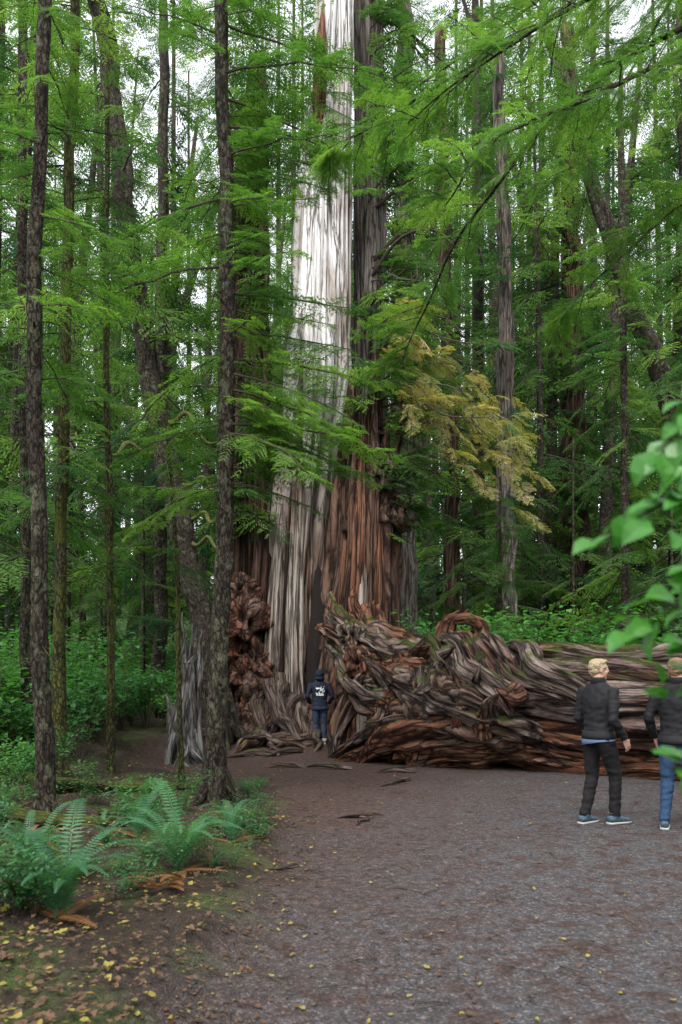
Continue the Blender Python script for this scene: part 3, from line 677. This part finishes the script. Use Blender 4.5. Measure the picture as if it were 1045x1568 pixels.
for q in ((-2.3, 18.8, 2.75, .62), (-2.0, 18.6, 1.8, .48), (-2.45, 18.75, 1.1, .60), (-2.65, 18.9, 2.0, .48), (-2.1, 18.5, .6, .46), (-2.4, 18.9, 3.5, .40), (-2.3, 18.45, 1.6, .3), (1.2, 18.6, 5.4, .36, 3), (.95, 18.5, 6.3, .34, 3)): burl(*q)
for (x, y, z, dx, dz, r) in ((1.2, 18.8, 6.6, .25, .9, .13), (1.25, 18.8, 5.0, .5, .2, .16), (.9, 18.9, 7.2, .05, 1.0, .12), (.35, 18.8, 7.0, -.15, .6, .12), (.7, 18.6, 6.2, .3, .35, .12), (1.35, 18.7, 7.2, .1, 1.0, .09)):
    tube(mb, [V((x, y, z)), V((x + dx * .6, y - .1, z + dz * .4)), V((x + dx, y - .15, z + dz))], [r, r * .8, r * .25], 12, 14, ridge=.4, kf=1.2, vs=2, mi=3, wob=.12, jag=.2)
def groot(mb, x, y, az, L, r, mi=0, seg=14, rise=0.0, wander=.4, h0=.5):
    P = []; n = max(5, int(L / .35)); a = az
    for i in range(n):
        t = i / (n - 1)
        z = gh(x, y) + h0 * (1 - t) ** 3 + r * .25 * (1 - t) - r * .3 * t + rise * math.sin(t * 3.14)
        P.append(V((x, y, z))); a += U(-wander, wander)
        x += math.cos(a) * L / n; y += math.sin(a) * L / n
    tube(mb, P, [r, r * .75, r * .5, r * .15], seg, n * 4, ridge=.5, kf=1.1, vs=.9, mi=mi, wob=r * .8, lobes=.4, wf=1.6)
for k in range(24):
    a = math.radians(U(175, 330)); cx, cy = (-1.0, 19.0) if k % 3 else (-2.2, 19.0)
    groot(mb, cx + math.cos(a) * U(.7, 1.1), cy + math.sin(a) * U(.5, .8), a + U(-.3, .3), U(1.0, 2.8), U(.12, .28), 6, h0=U(.5, 1.4))
for k in range(13):
    groot(mb, U(-2.6, -.4), U(17.0, 18.0), math.radians(U(170, 370)), U(1.0, 2.2), U(.05, .14), 6, h0=U(0, .25), rise=U(.0, .22), wander=.6)
cedar = mb.build('giant_cedar_tree', [M_white, M_red, M_barkg, M_cdark, M_burl, M_pale, M_root, M_holshade])
F = []
for k in range(60):
    z = U(4.9, 10.6); az = U(-1.3, .25); F.append((V((1.1 + U(-.4, .6), 18.7 + U(-.5, .6), z)), eul(az, U(-.5, .15), U(-.4, .4)), U(.35, .8)))
for k in range(96):
    z = U(4.8, 19); az = U(1.6, 5.4); F.append((V((-2.25 + U(-.2, .5), 19.6, z)), eul(az, U(-.5, .15), U(-.4, .4)), U(.45, 1.0)))
for k in range(60):
    z = U(8, 19); az = U(-1.9, 1.4); F.append((V((.75, 19.9, z)), eul(az, U(-.5, .25), U(-.4, .4)), U(.5, 1.2)))
for k in range(36):
    z = U(6.0, 10.2); F.append((V((U(-1.2, .6), 18.7, z)), eul(U(-2.6, -.6), U(-.5, .1), U(-.4, .4)), U(.3, .6)))
for k in range(12):
    z = U(13.5, 18.8); F.append((V((U(-.8, -.3), 19.0, z)), eul(U(-3.2, -.6), U(-.5, .1), U(-.4, .4)), U(.4, .7)))
scatter('foliage', F, C_far, cedar)
F = []
for k in range(150):
    x = U(1.0, 4.0); z = 9.6 - (x - 1) * .85 + U(-2.0, .7); F.append((V((x, 17.8 + U(-.5, 1), z)), eul(U(-1.9, .9), U(-.8, .1), U(-.5, .5)), U(.35, .8)))
scatter('dry_foliage', F, C_gold, cedar)
mb = MB()
for k in range(14):
    bare(mb, V((.9, 18.8, U(6, 10))), U(-.9, .4), U(1.8, 3.4), r=.03, up=.1, sag=.35)
for k in range(8):
    bare(mb, V((.7, 20.0, U(10, 18))), U(-.9, .9), U(1.8, 3.6), r=.05, up=.25, sag=.2)
mb.build('limbs', [M_twig], cedar)

# ------------------------------------------------------------------ fallen log with root mass
mb = MB()
LP = [(.9, 15.7, 1.0), (1.7, 15.1, 1.05), (2.7, 14.4, 1.05), (3.8, 13.5, .90), (5.0, 12.6, .82), (7.5, 10.9, .75), (10.5, 9.4, .7)]
tube(mb, LP, [.7, .98, 1.02, .90, .80, .76, .74, .7], 190, 200, ridge=.40, kf=2.0, vs=.13, lobes=.30, twist=.03, detail=.35, gap=.9, mi=2)
def onlog(t, aa, k=.95):
    cx = .9 + 4.1 * t; cy = 15.7 - 3.1 * t; cz = 1.02 - .16 * t
    if t > 1: cx = 5 + (t - 1) * 3.9; cy = 12.6 - (t - 1) * 2.6; cz = .84 - .06 * (t - 1)
    r = (.84 + .10 * math.sin(min(t, 1) * 3)) * k
    return V((cx, cy, cz)) + V((.6, .8, 0)) * (r * math.cos(aa)) + V((0, 0, r * math.sin(aa)))
for (a0, a1, t0, t1, R, mi) in ((92, 100, .15, 2.0, .34, 0), (130, 134, .35, 2.1, .27, 0), (163, 160, .30, 2.1, .31, 0), (199, 197, .45, 2.1, .24, 2), (230, 227, .35, 2.1, .31, 2), (150, 168, .0, .6, .30, 0), (205, 205, .05, .7, .32, 2), (178, 182, .1, .8, .24, 2), (112, 118, .0, .5, .26, 0)):
    P = [onlog(t0 + (t1 - t0) * j / 7, math.radians(a0 + (a1 - a0) * j / 7 + U(-5, 5)), U(.92, 1.0)) for j in range(8)]
    tube(mb, P, [R * .3, R * .95, R, R, R * .9, R * .7], 44, int(60 * (t1 - t0)) + 40, ridge=.6, kf=1.5, vs=.22, lobes=.5, wob=.09, detail=.45, gap=1.0, mi=mi, squash=.8, wf=.7)
def rt(P, R, **k):
    kw = dict(nseg=36, rows=60, ridge=.62, kf=1.4, vs=.5, lobes=.8, wob=.10, detail=.45, gap=.9, mi=rnd.choice((0, 0, 2)), twist=U(-.3, .3), squash=U(.65, 1.1), wf=1.2); kw.update(k)
    tube(mb, P, R, **kw)
rt([(2.8, 14.2, 1.5), (1.7, 14.9, 1.75), (.7, 15.8, 2.1), (-.1, 16.7, 2.75), (-.25, 17.0, 3.3)], [.40, .44, .34, .24, .05], mi=0)
rt([(2.6, 13.9, 1.2), (1.5, 14.6, 1.3), (.6, 15.6, 1.75), (-.1, 16.5, 2.4), (-.5, 16.9, 2.6)], [.42, .44, .30, .2, .05], mi=2)
rt([(2.3, 13.8, .85), (1.3, 14.4, .95), (.4, 15.3, 1.2), (.05, 16.1, 1.85), (-.3, 16.7, 2.2)], [.40, .38, .28, .2, .06], mi=0)
rt([(2.6, 14.8, 1.9), (1.6, 15.5, 2.0), (.8, 16.4, 2.25), (.4, 17.2, 2.8), (.25, 17.6, 3.5)], [.34, .36, .3, .2, .04], mi=2)
rt([(1.9, 15.6, 1.8), (1.2, 16.4, 2.0), (.9, 17.2, 2.3), (.7, 18, 3.0)], [.36, .34, .3, .2])
rt([(2.2, 13.6, .8), (1.3, 14.1, .75), (.55, 14.7, .45), (0, 15.1, .1), (-.35, 15.2, -.08)], [.40, .38, .26, .17, .06], mi=0)
rt([(1.7, 13.9, .4), (.9, 14.2, .28), (.3, 14.4, .08), (-.2, 14.5, -.06)], [.3, .26, .15, .05], mi=2)
rt([(.6, 15.3, 1.5), (.15, 15.5, .9), (-.02, 15.6, .4), (-.15, 15.5, -.1)], [.24, .2, .17, .12])
rt([(3.2, 13.2, .9), (2.2, 13.4, .6), (1.3, 13.8, .5), (.7, 14.1, .2), (.3, 14.2, -.05)], [.30, .44, .32, .2, .05], mi=2)
rt([(3.9, 12.95, .5), (3.0, 13.05, .75), (2.2, 13.3, .95), (1.4, 13.8, 1.2), (.9, 14.3, 1.4)], [.14, .36, .38, .28, .1], mi=0)
rt([(2.6, 13.35, .25), (1.8, 13.6, .25), (1.1, 13.9, .05)], [.22, .34, .12], mi=2); rt([(3.8, 12.7, .15), (3.0, 13.1, .28), (2.2, 13.4, .15)], [.12, .32, .14], mi=2)
for (x0, x1, s, R) in ((1.5, 2.7, .0, .2), (1.95, 3.2, .12, .26), (2.4, 3.8, .08, .24), (2.8, 4.5, -.05, .2), (2.1, 2.6, .2, .15)):
    y0 = 15.9 - .74 * x0
    rt([(x0 - .3, y0 + .1, 1.9 + s), (x0 + .1, y0 - .6, 2.02 + s), (x0 + .35, y0 - 1.1, 1.6), ((x0 + x1) / 2 + .2, y0 - 1.5, 1.2 + U(-.1, .1)), (x1 + .15, y0 - 1.85, .95)], [.05, R * .9, R * 1.2, R, .05], nseg=30, wob=.14, mi=0)
for k in range(14):
    x = U(.6, 2.9); y = 15.6 - .74 * x - .9
    p = V((x, y, U(.5, 2.0))); e = p + V((U(-.6, .2), U(-.45, -.1), U(-.4, .5))); R = U(.07, .17)
    rt([p, p.lerp(e, .5) + rv(.1), e], [R, R * .8, R * .12], nseg=16, rows=26, wob=.08)
# knobby burls in the root crown
for q in ((.95, 14.35, .85, .36, 2, 1.2), (.35, 15.35, 1.75, .30, 2, 1.1), (1.75, 13.75, 1.45, .36, 0, 1.3), (2.6, 13.35, 1.2, .32, 2, 1.3), (1.3, 13.95, .35, .34, 2, 1.3), (.2, 16.0, 2.35, .26, 0, 1.1)): burl(*q)
rt([(2.0, 15.2, 1.4), (1.95, 15.2, 2.0), (2.05, 15.15, 2.5), (2.25, 15.1, 2.72)], [.24, .20, .17, .05], mi=1, squash=.5, jag=.3)
rt([(2.7, 15.0, 1.5), (2.72, 15.0, 2.1), (2.62, 15.0, 2.5), (2.35, 15.05, 2.68)], [.24, .16, .13, .05], mi=1, squash=.6, jag=.2)
rt([(2.3, 15.3, 1.5), (2.35, 15.3, 2.0), (2.5, 15.25, 2.35)], [.2, .15, .04], mi=2, jag=.3)
rt([(2.15, 15.1, 2.62), (2.4, 15.08, 2.66), (2.62, 15.02, 2.5)], [.08, .1, .06], mi=1, rows=24, nseg=16)
flog = mb.build('fallen_cedar_log', [M_log, M_red, M_logr])

mb = MB()
for k in range(7):
    x = -2.80 + (k - 3) * .055 + U(-.03, .03); y = 14.3 + U(-.15, .15)
    tube(mb, [(x + (k - 3) * .04, y - .1, -.08), (x + U(-.05, .05), y, .8), (x * .6 - 2.75 * .4 + U(-.06, .06), y + .05, 1.6), (-2.72 + (k - 3) * .07, 14.4, 2.1 + U(-.4, .7))], [U(.12, .17), .12, .08, .01], 24, 44, ridge=.6, kf=1.4, vs=.7, wob=.10, lobes=.6, wf=1.3, detail=.3, gap=.7)
for k in range(5): groot(mb, -2.8, 14.2, U(3.2, 6.2), U(.5, 1.0), .10, h0=.3)
tube(mb, [(-3.1, 15.0, 0), (-3.2, 15.0, .7), (-3.3, 15.1, 1.2)], [.13, .1, .02], 16, 24, ridge=.5, wob=.1, kf=1.2)
mb.build('silver_root_snag', [M_snag])
mb = MB()
for (x, y, a, L, r) in ((.35, 8.9, 3.3, .6, .035), (.3, 8.7, 3.8, .5, .025), (.35, 8.8, 2.6, .4, .025), (.28, 9.1, 5.5, .3, .02), (-.35, 6.6, 4.4, .6, .012), (-.4, 6.9, 1.2, .4, .012), (1.0, 11.8, 3.6, .9, .04), (.2, 13.2, 3.1, 1.1, .07), (1.2, 12.8, 2.9, 1.0, .06), (-.6, 13.5, 3.5, 1.0, .06), (-1.2, 15.5, 3.4, 1.4, .08), (-.8, 16, 3.6, 1.5, .08), (-1.7, 15.4, 4.2, 1.0, .06)):
    groot(mb, x, y, a, L, r, h0=0, rise=r * .8, seg=9)
mb.build('surface_roots', [M_root])
mb = MB()
for (x0, y0, x1, y1, r) in ((-3.3, 7.2, -1.9, 7.6, .10), (-2.6, 8.6, -1.3, 8.3, .06), (-3.6, 9.2, -2.0, 10.6, .09)):
    tube(mb, [(x0, y0, gh(x0, y0) + r * .6), ((x0 + x1) / 2, (y0 + y1) / 2 + .1, gh((x0 + x1) / 2, (y0 + y1) / 2) + r * .7), (x1, y1, gh(x1, y1) + r * .4)], [r, r * .9, r * .5], 16, 30, ridge=.4, lobes=.3, jag=.2)
mb.build('rotting_log', [M_bark2])

# ------------------------------------------------------------------ overhanging hemlock on the right
mb = MB()
tube(mb, [(3.9, 6.2, -.1), (3.9, 6.2, 4), (3.8, 6.2, 8), (3.8, 6.2, 12)], [.22, .18, .15, .1], 16, 40, ridge=.12)
LM = [[(3.8, 6.2, 6.8), (2.8, 6.1, 6.4), (1.9, 6.0, 5.95), (1.1, 6.0, 5.6), (.75, 6.0, 5.15)],
      [(3.8, 6.2, 7.4), (2.6, 6.6, 7.4), (1.5, 6.9, 7.1), (.6, 7.1, 6.5)],
      [(3.8, 6.2, 8.0), (2.8, 7.2, 8.2), (1.8, 8.0, 8.0), (.5, 8.6, 7.6), (-.15, 8.8, 7.4)],
      [(3.8, 6.2, 6.0), (3.4, 7.2, 6.1), (3.0, 8.2, 6.0), (2.4, 9.0, 5.6)],
      [(3.8, 6.2, 7.2), (2.4, 7.2, 7.0), (1.5, 8.2, 6.5), (.9, 9.0, 5.7), (.7, 9.2, 5.2)],
      [(3.8, 6.2, 9.0), (2.8, 8.2, 9.3), (1.8, 9.5, 9.2), (.5, 10.2, 8.8), (-.3, 10.4, 8.6)],
      [(3.8, 6.2, 8.4), (3.6, 8.2, 8.8), (3.4, 9.5, 8.7), (3.0, 10.5, 8.2)]]
F = []
for L in LM:
    tube(mb, L, [.03, .02, .013, .005], 8, 40, ridge=.15, wob=.08, wf=1)
    pp = catmull(L, 60)
    for k in range(26):
        i = int(10 + 49 * k / 26); tan = (pp[min(59, i + 1)] - pp[i - 1]); az = math.atan2(tan.y, tan.x) + rnd.choice((-1, 1)) * U(.3, 1.4)
        F.append((pp[i] + V((0, 0, U(-.05, .02))), eul(az, U(-.6, .1), U(-.5, .5)), U(.28, .60)))
    F.append((pp[58], eul(az, -.4, 0), .4))
o = mb.build('overhanging_hemlock_tree', [M_bark]); scatter('foliage', F, C_near, o)

# ------------------------------------------------------------------ right background named trees
T_('leaning_hemlock_tree', (10.6, 22), [(10.2, 22, 4), (9.2, 22, 8.7), (8.0, 22, 12), (6.8, 22, 15.3), (5.6, 22, 20)], [.4, .28, .26, .24, .2, .15], (9, 19), 26, 1.0, M_bark, C_far, seg=22, nbare=10, bz=(6, 16))
T_('cedar_tree', (5.2, 25), [(5.2, 25, 6), (5.15, 25, 13), (4.9, 25, 22)], [.38, .28, .24, .16], (3.5, 21), 42, 1.15, M_barkg, C_fir, seg=22, nbare=16, bz=(3, 14))
T_('cedar_tree', (8.8, 30), [(8.8, 30, 8), (8.7, 30, 14), (8.6, 30, 26)], [.7, .48, .4, .25], (4, 25), 60, 1.5, M_cdark, C_fir, seg=30, ridge=.25, nbare=14, bz=(6, 18))
T_('cedar_tree', (1.85, 24), [(1.9, 24, 6), (1.9, 24, 22)], [.5, .36, .25], (5, 22), 60, 1.2, M_barkg, C_far, seg=30, ridge=.25)
T_('cedar_tree', (4.1, 29), [(4.0, 29, 8), (3.6, 29, 25)], [.4, .26, .2], (4, 24), 60, 1.4, M_cdark, C_far, seg=18)
T_('hemlock_tree', (6.6, 18.5), [(6.6, 18.5, 5), (6.5, 18.5, 16)], [.12, .09, .05], (1.8, 11), 50, 1.05, M_bark, C_far, nbare=14)
T_('hemlock_tree', (8.0, 17), [(8.0, 17, 5), (8, 17, 16)], [.12, .09, .05], (2.0, 12), 46, 1.0, M_bark, C_fir, nbare=14)
T_('hemlock_tree', (3.9, 19.5), [(3.9, 19.5, 3), (3.9, 19.5, 6.5)], [.07, .05, .02], (1.2, 6), 34, .75, M_bark, C_far)
T_('hemlock_tree', (-7.0, 16), [(-7.0, 16, 5), (-6.9, 16, 16)], [.14, .11, .08], (3, 16), 46, 1.2, M_bark, C_far, nbare=12)
T_('hemlock_tree', (-5.0, 22), [(-5.0, 22, 6), (-4.9, 22, 22)], [.22, .17, .12], (3, 21), 54, 1.3, M_bark, C_fir, nbare=16)

# ------------------------------------------------------------------ distant forest mass, and light-blocking trees added behind the camera
mb = MB(); F = []; F2 = []
n = 0
while n < 60:
    y = U(23, 60); x = U(-.56, .56) * y
    if y < 28 and abs(x) < 6: continue
    z0 = gh(x, y); H = U(18, 36); r = U(.08, .28)
    lx = U(-2.5, 2.5) if n % 5 else U(-7, 7)
    tube(mb, [(x, y, z0 - .2), (x + lx * .3, y, z0 + H * .5), (x + lx, y, z0 + H)], [r * 1.3, r, r * .8, r * .3], 10, 14, ridge=.12, kf=1.6)
    lo = U(1.0, 5); k = 36
    for i in range(k):
        t = (i + U(0, 1)) / k; z = z0 + lo + (H - lo) * t * .95; u = (z - z0) / H
        (F if n % 2 else F2).append(((V((x + lx * (.2 * u + .8 * u * u), y, z))), eul(U(0, 6.28), U(-.6, .05), U(-.4, .4)), U(1.0, 2.0) * (1 - .4 * t)))
    n += 1
for n in range(60):
    y = U(21, 42); x = U(-.5, .5) * y; z0 = gh(x, y); H = U(4, 9)
    if abs(x) < 3 and y < 23: continue
    tube(mb, [(x, y, z0 - .2), (x, y, z0 + H)], [.07, .02], 6, 4)
    for i in range(18):
        t = (i + U(0, 1)) / 18
        F.append((V((x, y, z0 + .4 + (H - .4) * t)), eul(U(0, 6.28), U(-.5, .1), U(-.4, .4)), U(.6, 1.1) * (1.15 - .8 * t)))
B = []
for n in range(105):
    y = U(62, 105); x = U(-.55, .55) * y; z0 = gh(x, y); H = U(28, 70)
    tube(mb, [(x, y, z0 - .2), (x, y, z0 + H)], [.4, .1], 6, 4)
    for i in range(20):
        t = (i + U(0, 1)) / 20
        B.append((V((x, y, z0 + 1 + (H - 1) * t)), eul(U(0, 6.28), U(-.7, .1), U(-.6, .6)), U(4, 7) * (1.1 - .5 * t)))
for n in range(42):  # unseen trees behind the camera, added to block low sky light
    a = U(-.35, 3.5) + math.pi; d = U(9, 24); x = math.cos(a) * d; y = math.sin(a) * d + 2
    if abs(x) < .62 * y + 4 and y > 0: continue
    z0 = gh(x, y); H = U(9, 15)
    tube(mb, [(x, y, z0 - .2), (x, y, z0 + H)], [.2, .1], 6, 4)
    for i in range(16):
        t = (i + U(0, 1)) / 16
        B.append((V((x, y, z0 + 1 + (H - 1) * t)), eul(U(0, 6.28), U(-.5, .1), U(-.6, .6)), U(1.8, 3.2) * (1.1 - .5 * t)))
df = mb.build('distant_forest_and_blockers', [M_bark]); scatter('foliage', F, C_far, df); scatter('fir_foliage', F2, C_fir, df); scatter('far_and_blocker_crowns', B, C_big, df)

# ------------------------------------------------------------------ undergrowth
F = []
def okp(x, y):
    if pathmask(x, y) > .1: return False
    if (x + .8) ** 2 / 7 + (y - 19.3) ** 2 / 4 < 1: return False
    t = max(0, min(1, (x - .9) / 6)); ly = 15.7 - t * 4.6
    if x > .5 and ly - 1.2 < y < ly + 1.1: return False
    return y > 4.2 or x < -2.2
k = 0
while k < 760:
    y = 4.5 + 38 * U(0, 1) ** 1.4; x = U(-.52, .52) * y
    if not okp(x, y): continue
    if x > 0 and y < 13.5: continue
    near = y < 10.5
    if near and U(0, 1) > (.5 if x > -3.3 else .9): continue
    if y < 17 and x > interp(y) - .7 and x < 0: continue
    if y > 8.2 and y < 17 and -x < .31 * y and x < 0: continue
    s = U(.3, .55) if y < 9 else (U(.45, .8) if near else U(.8, 1.6))
    id_ = rnd.choice([2, 0, 4, 3, 0]) if near else rnd.choice([0, 1, 1, 2, 4, 0, 3])
    F.append((V((x, y, gh(x, y) - .03)), (U(-.1, .1), U(-.1, .1), U(0, 6.28)), s, id_)); k += 1
for k in range(110):
    x = U(2.4, 9.5); y = 15.8 + U(0, 4.5)
    F.append((V((x, y, gh(x, y) + U(0, .5))), (0, 0, U(0, 6.28)), U(1.1, 1.9), rnd.choice([0, 1, 1])))
for k in range(80):
    x = U(-9, -4.6); y = U(10, 18)
    F.append((V((x, y, gh(x, y))), (0, 0, U(0, 6.28)), U(.8, 1.6), rnd.choice([0, 1, 4, 1])))
for k in range(60):
    y = U(5.5, 11); x = interp(y) - abs(rnd.gauss(.1, .8)) - .1
    F.append((V((x, y, gh(x, y) - .02)), (0, 0, U(0, 6.28)), U(.14, .32), rnd.choice([0, 2, 3, 4])))
scatter('undergrowth', F, C_und)

def fern(x, y, n, L, mi0=0):
    mb = MB(); z = gh(x, y)
    for i in range(n):
        az = i * 2.399 + U(-.25, .25)
        frond(mb, V((x + U(-.04, .04), y + U(-.04, .04), z)), az, L * U(.7, 1.1), U(.45, 1.05), 0, .10, 36)
    for i in range(3): frond(mb, V((x, y, z)), U(0, 6.28), L * U(.6, .8), .12, 1, .12, 24)
    mb.build('sword_fern', [M_fern, M_fernb], smooth=False)
fern(-1.68, 4.75, 16, .85); fern(-1.22, 6.0, 19, .78); fern(-.95, 6.9, 12, .5); fern(-2.3, 5.9, 12, .6); fern(-1.75, 6.9, 12, .6)
mb = MB()
for i in range(9):
    frond(mb, V((-1.15 + U(-.1, .1), 5.45, gh(-1.15, 5.45))), U(3.3, 6.4), U(.25, .42), U(.1, .4), 1, .13, 20)
mb.build('dead_fern', [M_fern, M_fernb], smooth=False)

mb = MB()
k = 0
while k < 6000:
    y = 2.9 + 13 * U(0, 1) ** 1.5; x = U(-.46, .46) * y
    pmk = pathmask(x, y); e = abs(x - interp(y))
    pr = (.13 if pmk > .5 else .95) + (.6 if e < .35 else 0)
    if U(0, 1) > pr: continue
    z = gh(x, y, pmk) + .014 + (.025 if pmk < .5 else 0); a = U(0, 6.28)
    d = V((math.cos(a), math.sin(a), U(-.1, .35))).normalized(); s = U(.015, .042) * (1.2 if pmk < .5 else 1)
    br = U(0, 1) < (.78 if pmk > .5 else .82)
    mb.leaf(V((x, y, z)), d, s, s * U(.25, .42), (V((0, 0, 1)) + rv(.4)).normalized(), 1 if br else 0, U(-.2, .3)); k += 1
mb.build('leaf_litter', [M_lit, M_litb], smooth=False)
mb = MB()
for k in range(340):
    y = 3.0 + 11 * U(0, 1) ** 1.4; x = interp(y) + abs(rnd.gauss(0, 1.1)) * rnd.choice((1, 1, -.5))
    z = gh(x, y) + .012; a = U(0, 6.28); L = U(.04, .22); d = V((math.cos(a), math.sin(a), 0))
    tube(mb, [V((x, y, z)), V((x, y, z + .008)) + d * L * .5 + rv(.012), V((x, y, z)) + d * L], [.004, .002], 5, 5)
mb.build('fallen_twigs', [M_twig])

# ------------------------------------------------------------------ leafy bush at the right edge, close
mb = MB()
stem = [(1.15, 1.75, 0), (1.05, 1.7, .9), (.9, 1.62, 1.6), (.78, 1.55, 2.3), (.75, 1.5, 2.6)]
tube(mb, stem, [.014, .011, .008, .004], 7, 30, mi=1)
def lf(p, d, L):
    mb.leaf(p, d.normalized(), L, L * .36, (V((0, -.35, 1)) + rv(.5)).normalized(), 0, .2)
tw = [((.84, 1.58, 1.95), (.64, 1.5, 1.93), (.46, 1.5, 1.84), 20), ((.80, 1.56, 2.2), (.68, 1.5, 2.12), (.58, 1.5, 1.98), 20),
      ((.9, 1.6, 1.7), (.70, 1.52, 1.74), (.52, 1.5, 1.69), 20), ((.95, 1.62, 1.5), (.76, 1.55, 1.6), (.60, 1.5, 1.56), 18),
      ((1.0, 1.65, 1.2), (.8, 1.6, 1.4), (.63, 1.52, 1.42), 18), ((.85, 1.6, 1.85), (.72, 1.45, 1.9), (.56, 1.35, 1.82), 16), ((.9, 1.6, 1.75), (.74, 1.5, 1.80), (.6, 1.4, 1.75), 16), ((.9, 1.6, 1.55), (.74, 1.5, 1.64), (.62, 1.45, 1.62), 18), ((.9, 1.6, 2.0), (.74, 1.5, 2.04), (.60, 1.5, 1.9), 18)]
for a, b_, c_, n in tw:
    tube(mb, [a, b_, c_], [.005, .002], 5, 12, mi=1); pp = catmull([a, b_, c_], 30)
    for i in range(n):
        p = pp[int(6 + 23 * i / n)]; d = (V(c_) - V(a)).normalized() + rv(.8) + V((0, 0, -.25))
        lf(p + rv(.02), d, U(.045, .08))
mb.g = []; mb.c = []
mb.build('salmonberry_bush', [M_fgl, M_twig], smooth=False)

# ------------------------------------------------------------------ camera, light, sky
cam = bpy.data.cameras.new('camera'); co = bpy.data.objects.new('camera', cam); sc.collection.objects.link(co)
co.location = (0, 0, 1.6); co.rotation_euler = (math.radians(90), 0, 0)
cam.sensor_fit = 'VERTICAL'; cam.sensor_height = 36; cam.lens = 28; cam.shift_y = .1575
cam.clip_end = 3000; cam.clip_start = .05
cam.dof.use_dof = True; cam.dof.focus_distance = 14; cam.dof.aperture_fstop = 2.8
sc.camera = co

w = bpy.data.worlds.new('World'); sc.world = w; w.use_nodes = True; nt = w.node_tree; nt.nodes.clear()
sky = nd(nt, 'ShaderNodeTexSky', sky_type='NISHITA', sun_disc=False)
EL, AZ = math.radians(58), math.radians(200)
sky.sun_elevation = EL; sky.sun_rotation = AZ; sky.dust_density = 3.0; sky.air_density = 1.0
hs = nd(nt, 'ShaderNodeHueSaturation', {'Saturation': .15, 'Value': 3.8, 'Color': sky.outputs[0]})
bg = nd(nt, 'ShaderNodeBackground', {'Color': hs.outputs[0], 'Strength': .15})
wo = nt.nodes.new('ShaderNodeOutputWorld'); nt.links.new(bg.outputs[0], wo.inputs[0])
sl = bpy.data.lights.new('sun', 'SUN'); so = bpy.data.objects.new('sun', sl); sc.collection.objects.link(so)
sl.energy = 1.5; sl.angle = math.radians(14); sl.color = (1, .96, .9)
dv = V((math.sin(AZ) * math.cos(EL), math.cos(AZ) * math.cos(EL), math.sin(EL)))
so.rotation_euler = dv.to_track_quat('Z', 'Y').to_euler()
sc.view_settings.view_transform = 'Standard'; sc.view_settings.look = 'None'; sc.view_settings.exposure = 0
